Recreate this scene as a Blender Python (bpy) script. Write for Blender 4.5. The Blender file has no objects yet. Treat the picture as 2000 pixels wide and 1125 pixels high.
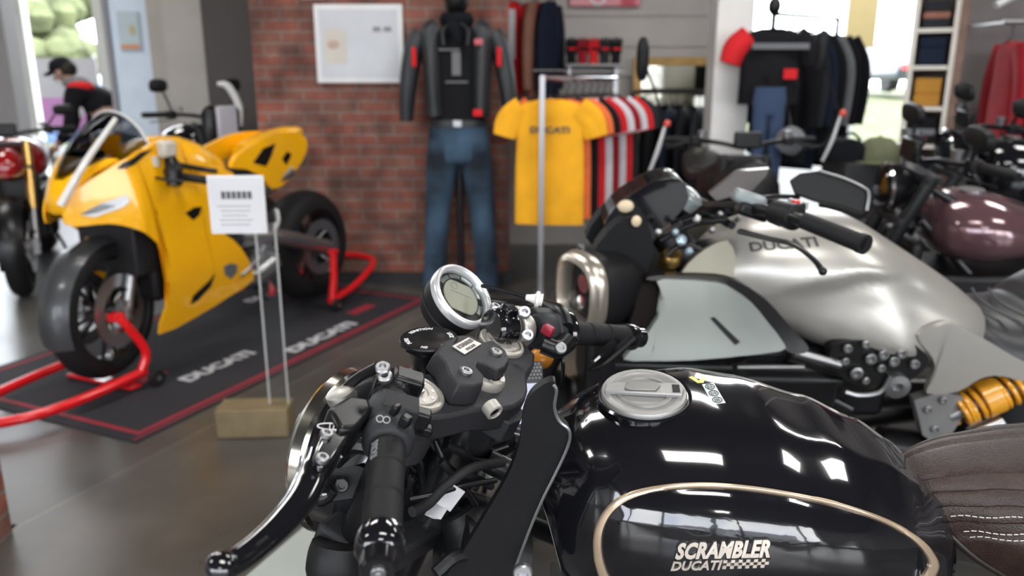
import bpy, bmesh, math, random
from mathutils import Vector, Matrix, noise
from mathutils.bvhtree import BVHTree
random.seed(7)
SC = bpy.context.scene
COL = SC.collection
R = math.radians
PI = math.pi
I4 = Matrix.Identity(4)

# ---------------------------------------------------------------- camera
CAM = Vector((0, 0, 1.3)); FPX = 1560.0; PITCH = R(14.8)
cd = bpy.data.cameras.new('camera'); co = bpy.data.objects.new('camera', cd); COL.objects.link(co)
co.location = CAM; co.rotation_euler = (R(90) - PITCH, 0, 0)
cd.sensor_width = 36; cd.lens = FPX / 2000 * 36; cd.clip_start = .02; cd.clip_end = 200
cd.dof.use_dof = True; cd.dof.focus_distance = .92; cd.dof.aperture_fstop = 4.0
SC.camera = co
SC.view_settings.view_transform = 'Standard'; SC.view_settings.look = 'None'
SC.view_settings.gamma = 1; SC.view_settings.exposure = 0.22
SC.view_settings.use_curve_mapping = False
SC.cycles.use_denoising = True
SC.cycles.max_bounces = 8; SC.cycles.transparent_max_bounces = 16; SC.cycles.sample_clamp_indirect = 6
# ---------------------------------------------------------------- world: bright overcast sky
w = bpy.data.worlds.new('sky'); SC.world = w; w.use_nodes = True
nt = w.node_tree; bg = nt.nodes['Background']
tc = nt.nodes.new('ShaderNodeTexCoord'); nz = nt.nodes.new('ShaderNodeTexNoise'); cr = nt.nodes.new('ShaderNodeValToRGB')
nz.inputs['Scale'].default_value = 2.2; nz.inputs['Detail'].default_value = 5
nt.links.new(tc.outputs['Generated'], nz.inputs['Vector']); nt.links.new(nz.outputs['Fac'], cr.inputs['Fac'])
cr.color_ramp.elements[0].position = .3; cr.color_ramp.elements[0].color = (.62, .70, .84, 1)
cr.color_ramp.elements[1].position = .62; cr.color_ramp.elements[1].color = (1, 1, 1, 1)
nt.links.new(cr.outputs['Color'], bg.inputs['Color']); bg.inputs['Strength'].default_value = 9.0

def area(name, loc, rot, sx, sy, power, col=(1, 1, 1)):
    l = bpy.data.lights.new(name, 'AREA'); l.shape = 'RECTANGLE'; l.size = sx; l.size_y = sy
    l.energy = power; l.color = col
    o = bpy.data.objects.new(name, l); COL.objects.link(o); o.location = loc; o.rotation_euler = rot
    return o
def portal(name, loc, rot, sx, sy):
    o = area(name, loc, rot, sx, sy, 1); o.data.cycles.is_portal = True
portal('window_portal', (0, -4.4, 1.75), (R(90), 0, 0), 11, 2.6)      # the shop front behind the camera
portal('window_portal', (-4.9, 9.2, 1.6), (R(-90), 0, 0), 4.6, 3.2)
portal('window_portal', (2.4, 6.6, 1.8), (R(-90), 0, 0), 1.8, 3.2)
LAMPS = [(-4.2, 5.2), (-1.6, 3.2), (1.2, 3.6), (3.6, 3.9), (.55, .15), (2.9, .9), (-3.0, .6), (.6, -2.8), (-4.4, 7.6)]
for lx, ly in LAMPS:
    area('ceiling_light_lamp', (lx, ly, 3.33), (0, 0, 0), 1.15, .55, 22, (1, .98, .95))

# ---------------------------------------------------------------- maths helpers
_cp, _sp = math.cos(PITCH), math.sin(PITCH)
def ray(px, py):
    a = (px - 1000) / FPX; b = (562.5 - py) / FPX
    return Vector((a, _cp + b * _sp, -_sp + b * _cp))
def at(px, py, ax, val, M=I4):
    """point (in M's local frame) where the sight line crosses local coordinate ax = val"""
    Mi = M.inverted(); o = Mi @ CAM; d = Mi.to_3x3() @ ray(px, py)
    i = 'xyz'.index(ax); t = (val - o[i]) / d[i]
    return o + d * t
def frame(o, x, y, z):
    m = Matrix((x, y, z)).transposed().to_4x4(); m.translation = o
    return m
def axis_frame(o, z, xhint=(1, 0, 0)):
    z = Vector(z).normalized(); x = Vector(xhint)
    if abs(x.normalized().dot(z)) > .97: x = Vector((0, 1, 0))
    y = z.cross(x).normalized(); x = y.cross(z)
    return frame(Vector(o), x, y, z)
def catmull(pts, k=6, closed=False):
    P = [Vector(p) for p in pts]; n = len(P); out = []
    if n < 3 and not closed: return P
    for i in range(n if closed else n - 1):
        p0 = P[(i - 1) % n] if closed or i > 0 else P[0] * 2 - P[1]
        p1 = P[i]; p2 = P[(i + 1) % n]
        p3 = P[(i + 2) % n] if closed or i + 2 < n else P[-1] * 2 - P[-2]
        for j in range(k):
            t = j / k
            out.append(.5 * ((2 * p1) + (p2 - p0) * t + (2 * p0 - 5 * p1 + 4 * p2 - p3) * t * t + (3 * p1 - p0 - 3 * p2 + p3) * t ** 3))
    if not closed: out.append(P[-1])
    return out
def lerp_tab(tab, x):
    if x <= tab[0][0]: return tab[0][1]
    for (a, b), (c, d) in zip(tab, tab[1:]):
        if x <= c:
            t = (x - a) / (c - a); t = t * t * (3 - 2 * t) * .5 + t * .5
            return b + (d - b) * t
    return tab[-1][1]

# ---------------------------------------------------------------- mesh builder
class MB:
    def __init__(s, M=I4): s.bm = bmesh.new(); s.M = M
    def v(s, p): return s.bm.verts.new(s.M @ Vector(p))
    def f(s, vs):
        try: return s.bm.faces.new(vs)
        except ValueError: return None
    def box(s, c, d, T=I4):
        c = Vector(c); h = Vector(d) / 2
        q = [s.v(T @ (c + Vector((x * h.x, y * h.y, z * h.z)))) for z in (-1, 1) for y in (-1, 1) for x in (-1, 1)]
        for a in ((0, 2, 3, 1), (4, 5, 7, 6), (0, 1, 5, 4), (2, 6, 7, 3), (0, 4, 6, 2), (1, 3, 7, 5)): s.f([q[i] for i in a])
        return s
    def box2(s, a, b):
        a = Vector(a); b = Vector(b); return s.box((a + b) / 2, b - a)
    def rings(s, rs, closed=True, caps=True):
        n = len(rs[0]); V = [[s.v(p) for p in r] for r in rs]
        for a, b in zip(V, V[1:]):
            for i in range(n if closed else n - 1):
                j = (i + 1) % n; s.f([a[i], a[j], b[j], b[i]])
        if caps and closed: s.f(V[0][::-1]); s.f(V[-1])
        return s
    def cyl(s, p0, p1, r0, r1=None, n=20):
        r1 = r0 if r1 is None else r1; p0 = Vector(p0); p1 = Vector(p1)
        F = axis_frame((0, 0, 0), p1 - p0)
        return s.rings([[p + F @ Vector((r * math.cos(2 * PI * i / n), r * math.sin(2 * PI * i / n), 0)) for i in range(n)] for p, r in ((p0, r0), (p1, r1))])
    def lathe(s, prof, T=I4, n=28, caps=True):
        """prof: (radius, z) pairs turned about the z axis of T"""
        return s.rings([[T @ Vector((r * math.cos(2 * PI * i / n), r * math.sin(2 * PI * i / n), z)) for i in range(n)] for r, z in prof], caps=caps)
    def ringlathe(s, prof, T=I4, n=32):
        """closed profile turned into a ring"""
        V = [[s.v(T @ Vector((r * math.cos(2 * PI * i / n), r * math.sin(2 * PI * i / n), z))) for r, z in prof] for i in range(n)]
        m = len(prof)
        for i in range(n):
            a = V[i]; b = V[(i + 1) % n]
            for j in range(m): s.f([a[j], b[j], b[(j + 1) % m], a[(j + 1) % m]])
        return s
    def tube(s, pts, r, n=10, k=6, closed=False, flat=1.0):
        P = catmull(pts, k, closed) if k > 1 else [Vector(p) for p in pts]
        m = len(P); rs = []
        up = Vector((0, 0, 1))
        t0 = (P[1] - P[0]).normalized()
        x = up.cross(t0)
        if x.length < .05: x = Vector((1, 0, 0)).cross(t0)
        x.normalize()
        for i, p in enumerate(P):
            if closed: t = P[(i + 1) % m] - P[i - 1]
            else: t = P[min(i + 1, m - 1)] - P[max(i - 1, 0)]
            if t.length < 1e-9: t = t0
            t.normalize(); x = (x - t * x.dot(t)).normalized(); y = t.cross(x)
            if isinstance(r, (int, float)): rr = r
            else:
                u = i / (m - 1) * (len(r) - 1); a = int(u); b = min(a + 1, len(r) - 1); rr = r[a] + (r[b] - r[a]) * (u - a)
            rs.append([p + x * rr * math.cos(2 * PI * j / n) + y * rr * flat * math.sin(2 * PI * j / n) for j in range(n)])
        if closed: rs.append(rs[0]); return s.rings(rs, caps=False)
        return s.rings(rs)
    def prism(s, pts, z0, z1, T=I4):
        a = [s.v(T @ Vector((p[0], p[1], z0))) for p in pts]; b = [s.v(T @ Vector((p[0], p[1], z1))) for p in pts]
        s.f(a[::-1]); s.f(b); n = len(pts)
        for i in range(n): s.f([a[i], a[(i + 1) % n], b[(i + 1) % n], b[i]])
        return s
    def ball(s, c, r, n=16, T=I4):
        r = Vector((r, r, r)) if isinstance(r, (int, float)) else Vector(r); c = Vector(c)
        rs = []
        for k in range(n // 2 + 1):
            a = -PI / 2 + PI * (k + .02) / (n / 2 + .04)
            rs.append([T @ (c + Vector((r.x * math.cos(a) * math.cos(2 * PI * i / n), r.y * math.cos(a) * math.sin(2 * PI * i / n), r.z * math.sin(a)))) for i in range(n)])
        return s.rings(rs)
    def shell(s, pts, fn, thick, step=.035, sgn=1):
        """pts: outline in local (x, z); fn(x, z) -> |y|; a bulged panel on the side sgn of the middle plane, closed, `thick` deep"""
        b = bmesh.new(); vs = [b.verts.new((p[0], 0, p[1])) for p in pts]; b.faces.new(vs)
        bmesh.ops.triangulate(b, faces=b.faces[:])
        xs = [p[0] for p in pts]; zs = [p[1] for p in pts]
        for ax, lo, hi in ((0, min(xs), max(xs)), (2, min(zs), max(zs))):
            q = lo + step
            while q < hi - step * .3:
                no = Vector((1, 0, 0)) if ax == 0 else Vector((0, 0, 1))
                bmesh.ops.bisect_plane(b, geom=b.verts[:] + b.edges[:] + b.faces[:], plane_co=no * q, plane_no=no, dist=1e-5)
                q += step
        bmesh.ops.dissolve_degenerate(b, dist=1e-5, edges=b.edges[:])
        b.verts.index_update(); front = {}; back = {}
        for v in b.verts:
            y = fn(v.co.x, v.co.z)
            front[v.index] = s.v((v.co.x, sgn * y, v.co.z)); back[v.index] = s.v((v.co.x, sgn * (y - thick), v.co.z))
        for f in b.faces:
            s.f([front[v.index] for v in f.verts]); s.f([back[v.index] for v in reversed(f.verts)])
        for e in b.edges:
            if len(e.link_faces) == 1:
                a, c = e.verts; s.f([front[a.index], front[c.index], back[c.index], back[a.index]])
        b.free(); return s
    def build(s, name, mat, parent=None, bevel=0, ang=38, smooth=True, sub=0, seg=2):
        bmesh.ops.remove_doubles(s.bm, verts=s.bm.verts[:], dist=1e-6)
        bmesh.ops.recalc_face_normals(s.bm, faces=s.bm.faces[:])
        me = bpy.data.meshes.new(name)
        n = len(s.bm.verts)
        lo = Vector([min(v.co[i] for v in s.bm.verts) for i in range(3)]); hi = Vector([max(v.co[i] for v in s.bm.verts) for i in range(3)])
        c = (lo + hi) / 2
        if parent is None: c.z = lo.z
        W = Matrix.Translation(c)
        if parent is not None: W = Matrix.Translation(c) @ Matrix.Rotation(wrot(parent), 4, 'Z')
        Wi = W.inverted()
        for v in s.bm.verts: v.co = Wi @ v.co
        s.bm.to_mesh(me); s.bm.free()
        if smooth:
            for p in me.polygons: p.use_smooth = True
            me.set_sharp_from_angle(angle=R(ang))
        if mat: me.materials.append(mat)
        o = bpy.data.objects.new(name, me); COL.objects.link(o)
        if parent is not None:
            o.parent = parent
            o.matrix_basis = wmat(parent).inverted() @ W
        else: o.matrix_basis = W
        if bevel:
            m = o.modifiers.new('bevel', 'BEVEL'); m.width = bevel; m.segments = seg; m.limit_method = 'ANGLE'; m.angle_limit = R(32)
        if sub:
            m = o.modifiers.new('sub', 'SUBSURF'); m.levels = sub; m.render_levels = sub
        return o
def wmat(o):
    m = o.matrix_basis.copy()
    return wmat(o.parent) @ m if o.parent else m
def wrot(o): return wmat(o).to_euler('XYZ').z if o else 0
def tag(o, label, cat, group=None, kind=None):
    if label: o['label'] = label
    if cat: o['category'] = cat
    if group: o['group'] = group
    if kind: o['kind'] = kind
    return o
def thing(name, label, cat, loc=(0, 0, 0), rz=0, group=None):
    o = bpy.data.objects.new(name, None); COL.objects.link(o); o.empty_display_size = .1
    o.matrix_basis = Matrix.Translation(Vector(loc)) @ Matrix.Rotation(rz, 4, 'Z')
    return tag(o, label, cat, group)
def struct(o): o['kind'] = 'structure'; return o
def lab(o, t): o['label'] = t; return o
def copy_tree(o, parent=None):
    c = o.copy(); COL.objects.link(c); c.parent = parent
    for ch in list(o.children): copy_tree(ch, c)
    return c
def bvh_of(o):
    dg = bpy.context.evaluated_depsgraph_get(); dg.update(); ob = o.evaluated_get(dg)
    me = ob.to_mesh(); W = wmat(o)
    t = BVHTree.FromPolygons([W @ v.co for v in me.vertices], [p.vertices[:] for p in me.polygons]); ob.to_mesh_clear()
    return t
def text_mesh(txt, size=1, extrude=.0, shear=0, bold=0, space=1):
    """list of (verts, faces) of the lettering in its own xy plane"""
    c = bpy.data.curves.new('t', 'FONT'); c.body = txt; c.size = size; c.extrude = extrude; c.shear = shear; c.offset = bold
    c.space_character = space; c.resolution_u = 3; c.align_x = 'LEFT'
    o = bpy.data.objects.new('t', c); COL.objects.link(o)
    dg = bpy.context.evaluated_depsgraph_get(); dg.update()
    me = bpy.data.meshes.new_from_object(o.evaluated_get(dg))
    vs = [v.co.copy() for v in me.vertices]; fs = [tuple(p.vertices) for p in me.polygons]
    bpy.data.objects.remove(o); bpy.data.curves.remove(c); bpy.data.meshes.remove(me)
    x0 = min(v.x for v in vs); x1 = max(v.x for v in vs); y0 = min(v.y for v in vs); y1 = max(v.y for v in vs)
    return vs, fs, (x0, x1, y0, y1)
def put_text(mb, txt, fn, extrude=.3, **k):
    """fn(u, v, w): u,v in 0..1 across the lettering, w 0/1 = back/front"""
    vs, fs, (x0, x1, y0, y1) = text_mesh(txt, 1, extrude, **k)
    q = [mb.v(fn((p.x - x0) / (x1 - x0), (p.y - y0) / (y1 - y0), 1 if p.z > 0 else 0)) for p in vs]
    for f in fs: mb.f([q[i] for i in f])
def text_on(mb, txt, o, ux, uy, w, h, d=.001, **k):
    o = Vector(o); ux = Vector(ux).normalized(); uy = Vector(uy).normalized(); nn = ux.cross(uy)
    put_text(mb, txt, lambda u, v, t: o + ux * (u - .5) * w + uy * (v - .5) * h + nn * t * d, **k)

# ---------------------------------------------------------------- materials
MC = {}
def mat(name, col=(.5, .5, .5), rough=.5, metal=0, coat=0, bump=0, bscale=60, var=0, vscale=6, spec=.5, trans=0, emit=0, alpha=1, sheen=0, rvar=0, ior=1.45, croug=.03):
    if name in MC: return MC[name]
    m = bpy.data.materials.new(name); m.use_nodes = True; nt = m.node_tree; b = nt.nodes['Principled BSDF']
    b.inputs['Base Color'].default_value = (*col, 1); b.inputs['Roughness'].default_value = rough; b.inputs['Metallic'].default_value = metal
    b.inputs['Coat Weight'].default_value = coat; b.inputs['Coat Roughness'].default_value = croug
    b.inputs['Specular IOR Level'].default_value = spec; b.inputs['Transmission Weight'].default_value = trans
    b.inputs['Sheen Weight'].default_value = sheen; b.inputs['IOR'].default_value = ior
    if emit: b.inputs['Emission Color'].default_value = (*col, 1); b.inputs['Emission Strength'].default_value = emit
    t = nt.nodes.new('ShaderNodeTexCoord')
    n = nt.nodes.new('ShaderNodeTexNoise'); n.inputs['Scale'].default_value = vscale; n.inputs['Detail'].default_value = 4
    nt.links.new(t.outputs['Object'], n.inputs['Vector'])
    mx = nt.nodes.new('ShaderNodeMix'); mx.data_type = 'RGBA'; vv = var or .04
    mx.inputs['A'].default_value = (*[c * (1 - vv) for c in col], 1); mx.inputs['B'].default_value = (*[min(1, c * (1 + vv)) for c in col], 1)
    st = nt.nodes.new('ShaderNodeMapRange'); st.inputs['From Min'].default_value = .32; st.inputs['From Max'].default_value = .68
    nt.links.new(n.outputs['Fac'], st.inputs['Value']); nt.links.new(st.outputs['Result'], mx.inputs['Factor']); nt.links.new(mx.outputs['Result'], b.inputs['Base Color'])
    if rvar:
        mr = nt.nodes.new('ShaderNodeMapRange'); mr.inputs['To Min'].default_value = max(0, rough - rvar); mr.inputs['To Max'].default_value = rough + rvar
        nt.links.new(n.outputs['Fac'], mr.inputs['Value']); nt.links.new(mr.outputs['Result'], b.inputs['Roughness'])
    if bump:
        n2 = nt.nodes.new('ShaderNodeTexNoise'); n2.inputs['Scale'].default_value = bscale; n2.inputs['Detail'].default_value = 3
        nt.links.new(t.outputs['Object'], n2.inputs['Vector'])
        bp = nt.nodes.new('ShaderNodeBump'); bp.inputs['Strength'].default_value = bump; bp.inputs['Distance'].default_value = .002
        nt.links.new(n2.outputs['Fac'], bp.inputs['Height']); nt.links.new(bp.outputs['Normal'], b.inputs['Normal'])
    MC[name] = m; return m
gloss = mat('gloss_black_paint', (.006, .006, .008), .12, coat=1, croug=.02)
plastic = mat('matte_black_plastic', (.009, .009, .010), .5, bump=.15, bscale=700, spec=.3)
satin = mat('satin_black', (.006, .006, .007), .32, bump=.05, bscale=400, spec=.4)
darkgrey = mat('cast_dark_grey', (.030, .030, .034), .42, metal=.2, bump=.35, bscale=900, spec=.3)
swgrey = mat('switch_grey', (.024, .025, .028), .48, bump=.25, bscale=900, spec=.3)
rubber = mat('rubber_black', (.012, .012, .013), .6, bump=.3, bscale=500, spec=.3)
tyre = mat('tyre_rubber', (.010, .010, .011), .6, bump=.3, bscale=80, spec=.35)
chrome = mat('chrome', (.75, .75, .76), .12, metal=1)
steel = mat('brushed_steel', (.42, .42, .43), .36, metal=.95, bump=.1, bscale=300)
alu = mat('machined_aluminium', (.55, .53, .50), .4, metal=.9, bump=.15, bscale=800)
gold = mat('gold_anodised', (.75, .48, .16), .32, metal=1)
red = mat('red_powder_coat', (.72, .008, .012), .3, coat=.6)
yellow = mat('yellow_paint', (1.0, .47, .004), .28, coat=.8)
silver = mat('satin_silver_paint', (.46, .44, .40), .34, metal=.45, coat=.3, croug=.22)
white = mat('white_plastic', (.8, .8, .8), .4)
def clearm(name, tint=(1, 1, 1), ior=1.5, rough=.01, body=0, bcol=(.5, .5, .5)):
    m = bpy.data.materials.new(name); m.use_nodes = True; nt = m.node_tree; nt.nodes.clear(); N = nt.nodes.new; L = nt.links.new
    o = N('ShaderNodeOutputMaterial'); mx = N('ShaderNodeMixShader'); tr = N('ShaderNodeBsdfTransparent'); gl = N('ShaderNodeBsdfGlossy'); fr = N('ShaderNodeFresnel')
    nz = N('ShaderNodeTexNoise'); nz.inputs['Scale'].default_value = 3; mr = N('ShaderNodeMapRange'); mr.inputs['To Min'].default_value = rough; mr.inputs['To Max'].default_value = rough + .01
    L(nz.outputs['Fac'], mr.inputs['Value']); L(mr.outputs['Result'], gl.inputs['Roughness'])
    tr.inputs['Color'].default_value = (*tint, 1); fr.inputs['IOR'].default_value = ior
    ge = N('ShaderNodeNewGeometry'); mt_ = N('ShaderNodeMath'); mt_.operation = 'SUBTRACT'; mt_.inputs[0].default_value = 1; m3 = N('ShaderNodeMath'); m3.operation = 'MULTIPLY'
    L(ge.outputs['Backfacing'], mt_.inputs[1]); L(fr.outputs[0], m3.inputs[0]); L(mt_.outputs[0], m3.inputs[1])
    L(m3.outputs[0], mx.inputs['Fac']); L(tr.outputs[0], mx.inputs[1]); L(gl.outputs[0], mx.inputs[2]); last = mx
    if body:
        df = N('ShaderNodeBsdfDiffuse'); df.inputs['Color'].default_value = (*bcol, 1); m2 = N('ShaderNodeMixShader'); m2.inputs['Fac'].default_value = body
        L(mx.outputs[0], m2.inputs[1]); L(df.outputs[0], m2.inputs[2]); last = m2
    L(last.outputs[0], o.inputs['Surface']); return m
glass = clearm('clear_glass', (.97, .98, .98), 1.3)
lensm = clearm('headlight_lens', (.92, .94, .96), 1.5)
amber = mat('amber_plastic', (.75, .28, .03), .3)
leather = mat('brown_leather', (.029, .0155, .012), .36, bump=.7, bscale=450, var=.25, vscale=30)
thread = mat('cream_thread', (.75, .72, .66), .7)
champagne = mat('champagne_trim', (.62, .47, .33), .28, metal=.6, coat=.4)
cloth_black = mat('black_cloth', (.006, .007, .009), .9, bump=.5, bscale=60, var=.3, spec=.2)
dark = mat('dark_engine', (.006, .006, .007), .45, bump=.4, bscale=60)
# ================================================================ the room
def nodes_mat(name):
    m = bpy.data.materials.new(name); m.use_nodes = True
    return m, m.node_tree, m.node_tree.nodes['Principled BSDF']
def floor_mat():
    m, nt, b = nodes_mat('polished_concrete_floor')
    t = nt.nodes.new('ShaderNodeTexCoord'); mp = nt.nodes.new('ShaderNodeMapping'); mp.inputs['Rotation'].default_value = (0, 0, R(24))
    br = nt.nodes.new('ShaderNodeTexBrick'); br.offset = 0; br.inputs['Scale'].default_value = 1
    br.inputs['Brick Width'].default_value = 1.2; br.inputs['Row Height'].default_value = 1.2; br.inputs['Mortar Size'].default_value = .006
    br.inputs['Color1'].default_value = (.066, .065, .064, 1); br.inputs['Color2'].default_value = (.086, .083, .079, 1); br.inputs['Mortar'].default_value = (.11, .107, .104, 1)
    n = nt.nodes.new('ShaderNodeTexNoise'); n.inputs['Scale'].default_value = 1.6; n.inputs['Detail'].default_value = 8; n.inputs['Roughness'].default_value = .65
    mx = nt.nodes.new('ShaderNodeMix'); mx.data_type = 'RGBA'; mx.blend_type = 'MULTIPLY'; mx.inputs['Factor'].default_value = 1
    cr = nt.nodes.new('ShaderNodeValToRGB'); cr.color_ramp.elements[0].color = (.55, .55, .56, 1); cr.color_ramp.elements[1].color = (1.5, 1.42, 1.3, 1)
    cr.color_ramp.elements[0].position = .3; cr.color_ramp.elements[1].position = .7
    L = nt.links.new
    L(t.outputs['Object'], mp.inputs['Vector']); L(mp.outputs['Vector'], br.inputs['Vector']); L(t.outputs['Object'], n.inputs['Vector'])
    L(n.outputs['Fac'], cr.inputs['Fac']); L(br.outputs['Color'], mx.inputs['A']); L(cr.outputs['Color'], mx.inputs['B']); L(mx.outputs['Result'], b.inputs['Base Color'])
    b.inputs['Roughness'].default_value = .28
    mr = nt.nodes.new('ShaderNodeMapRange'); mr.inputs['To Min'].default_value = .2; mr.inputs['To Max'].default_value = .42
    L(n.outputs['Fac'], mr.inputs['Value']); L(mr.outputs['Result'], b.inputs['Roughness'])
    return m
def brick_mat(name='brick', light=1.0):
    m, nt, b = nodes_mat(name); L = nt.links.new
    t = nt.nodes.new('ShaderNodeTexCoord'); sp = nt.nodes.new('ShaderNodeSeparateXYZ'); cb = nt.nodes.new('ShaderNodeCombineXYZ'); ad = nt.nodes.new('ShaderNodeMath')
    L(t.outputs['Object'], sp.inputs[0]); L(sp.outputs['X'], ad.inputs[0]); L(sp.outputs['Y'], ad.inputs[1]); L(ad.outputs[0], cb.inputs['X']); L(sp.outputs['Z'], cb.inputs['Y'])
    br = nt.nodes.new('ShaderNodeTexBrick'); br.inputs['Scale'].default_value = 1; br.inputs['Brick Width'].default_value = .22; br.inputs['Row Height'].default_value = .068
    br.inputs['Mortar Size'].default_value = .007; br.inputs['Mortar Smooth'].default_value = .3; br.inputs['Bias'].default_value = -.1
    br.inputs['Color1'].default_value = (.150 * light, .050 * light, .036 * light, 1); br.inputs['Color2'].default_value = (.105 * light, .054 * light, .042 * light, 1); br.inputs['Mortar'].default_value = (.125 * light, .10 * light, .088 * light, 1)
    L(cb.outputs[0], br.inputs['Vector'])
    n = nt.nodes.new('ShaderNodeTexNoise'); n.inputs['Scale'].default_value = 7; n.inputs['Detail'].default_value = 6; L(t.outputs['Object'], n.inputs['Vector'])
    cr = nt.nodes.new('ShaderNodeValToRGB'); cr.color_ramp.elements[0].position = .32; cr.color_ramp.elements[1].position = .7
    cr.color_ramp.elements[0].color = (.6, .58, .58, 1); cr.color_ramp.elements[1].color = (1.7, 1.6, 1.5, 1)
    mx = nt.nodes.new('ShaderNodeMix'); mx.data_type = 'RGBA'; mx.blend_type = 'MULTIPLY'; mx.inputs['Factor'].default_value = 1
    L(n.outputs['Fac'], cr.inputs['Fac']); L(br.outputs['Color'], mx.inputs['A']); L(cr.outputs['Color'], mx.inputs['B']); L(mx.outputs['Result'], b.inputs['Base Color'])
    bp = nt.nodes.new('ShaderNodeBump'); bp.inputs['Strength'].default_value = .6; bp.inputs['Distance'].default_value = .006; bp.invert = True
    L(br.outputs['Fac'], bp.inputs['Height']); L(bp.outputs['Normal'], b.inputs['Normal']); b.inputs['Roughness'].default_value = .85
    return m
brick = brick_mat(light=1.25)
wall_beige = mat('beige_wall_panel', (.42, .39, .36), .7, bump=.1, bscale=20)
wall_grey = mat('taupe_wall', (.17, .155, .15), .7, var=.1)
wall_lt = mat('light_wall', (.55, .54, .52), .7)
ceil_m = mat('dark_ceiling', (.16, .16, .165), .8)
col_grey = mat('grey_column_plaster', (.40, .375, .34), .7, var=.08, vscale=3)
col_dark = mat('dark_brown_column', (.075, .065, .06), .7)
wframe = mat('white_window_frame', (.75, .75, .72), .45)
skirt = mat('black_skirting', (.02, .02, .022), .5)
FH = 3.4
struct(MB().prism([(-8, -4.5), (8, -4.5), (8, 6.72), (1.7, 6.72), (1.7, 9.5), (-8, 9.5)], -.1, 0).build('floor', floor_mat()))
struct(MB().prism([(-8, -4.5), (8, -4.5), (8, 6.72), (1.7, 6.72), (1.7, 9.5), (-8, 9.5)], FH, FH + .1).build('ceiling', ceil_m))
struct(MB().box2((1.6, 6.4, 0), (1.7, 9.3, FH)).build('wall_side', wall_lt))
struct(MB().box2((-8.1, -4.5, 0), (-8, 9.5, FH)).build('wall_left', wall_lt))
struct(MB().box2((8, -4.5, 0), (8.1, 5.7, FH)).build('wall_right', wall_grey))
# shop front behind the camera: low wall, head, posts
fr = MB(); fr.box2((-8, -4.6, 0), (8, -4.5, .35)); fr.box2((-8, -4.6, 3.1), (8, -4.5, FH))
for x in (-8, -5.4, -2.9, -.35, 2.2, 4.7, 7.4): fr.box2((x, -4.6, .35), (x + (.6 if abs(x) > 7 else .28), -4.48, 3.1))
struct(fr.build('wall_front', wall_lt))
# brick partition
BX = at(494, 120, 'y', 5.05).x
struct(MB().box2((BX, 5.05, 0), (-.02, 5.4, FH)).build('wall_back', brick))
struct(MB().box2((BX - .02, 5.03, 0), (-.0, 5.05, .075)).build('baseboard_back', skirt))
# columns on the left
struct(MB().box2((at(328, 150, 'y', 6.0).x, 6.0, 0), (at(404, 150, 'y', 6.0).x, 6.4, FH)).build('trim_1', col_grey))
struct(MB().box2((at(404, 150, 'y', 5.9).x, 5.9, 0), (BX + .05, 6.1, FH)).build('trim_2', col_dark))
# pale blue door
dr = struct(MB().box2((at(226, 150, 'y', 7.0).x, 7.0, 0), (at(327, 150, 'y', 7.0).x + .1, 7.08, FH)).build('door_1', mat('pale_blue_door', (.70, .80, .92), .45), bevel=.01))
struct(MB().box2((-2.78, 6.4, 0), (-2.55, 7.3, FH)).build('wall_niche', col_grey))
struct(MB().box2((at(217, 150, 'y', 7.0).x, 6.97, 0), (at(226, 150, 'y', 7.0).x, 7.1, FH)).build('trim_3', mat('grey_door_jamb', (.32, .32, .33), .5)))
# left window wall
wl = MB()
for x, wdt in ((-8.0, .5), (at(36, 150, 'y', 9.3).x, .14), (at(196, 150, 'y', 9.3).x, .14)): wl.box2((x, 9.3, 0), (x + wdt, 9.42, FH))
wl.box2((-8, 9.3, 0), (-3.6, 9.42, .12)); wl.box2((-8, 9.3, 3.15), (-3.6, 9.42, FH))
win1 = struct(wl.build('window_1', wframe))
MB().box2((-7.6, 9.35, .12), (-3.7, 9.36, 3.15)).build('window_pane', glass, win1)
struct(MB().box2((-3.6, 9.3, 0), (1.2, 9.45, FH)).build('wall_rear', col_dark))
struct(MB().box2((at(-40, 150, 'y', 7.6).x, 7.6, 0), (at(22, 150, 'y', 7.6).x, 7.8, FH)).build('trim_4', mat('grey_post', (.28, .27, .27), .5)))
# back wall behind the clothing, seen between the brick and the white pillar
bw = MB(); bw.box2((-.02, 6.3, 0), (1.75, 6.4, FH))
struct(bw.build('wall_slat', wall_beige))
sl = MB()
for i in range(14): sl.box2((.0, 6.285, .2 + i * .22), (1.74, 6.3, .2 + i * .22 + .2))
struct(sl.build('trim_5', wall_beige, bevel=.004))
# white pillar and right window
struct(MB().box2((1.27, 5.2, 0), (1.50, 5.42, FH)).build('trim_6', mat('white_pillar_paint', (.74, .73, .70), .5), bevel=.006))
w2 = MB()
for x in (1.7, 3.28): w2.box2((x, 6.62, 0), (x + .09, 6.72, FH))
w2.box2((1.7, 6.62, 0), (3.3, 6.72, .25)); w2.box2((1.7, 6.62, 3.2), (3.3, 6.72, FH))
win2 = struct(w2.build('window_2', wframe))
MB().box2((1.79, 6.66, .25), (3.28, 6.67, 3.2)).build('window_pane', glass, win2)
struct(MB().box2((2.93, 5.55, 0), (8, 5.7, FH)).build('wall_display', wall_grey))
struct(MB().box2((3.38, 5.7, 0), (3.46, 6.72, FH)).build('wall_partition', wall_lt))
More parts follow.
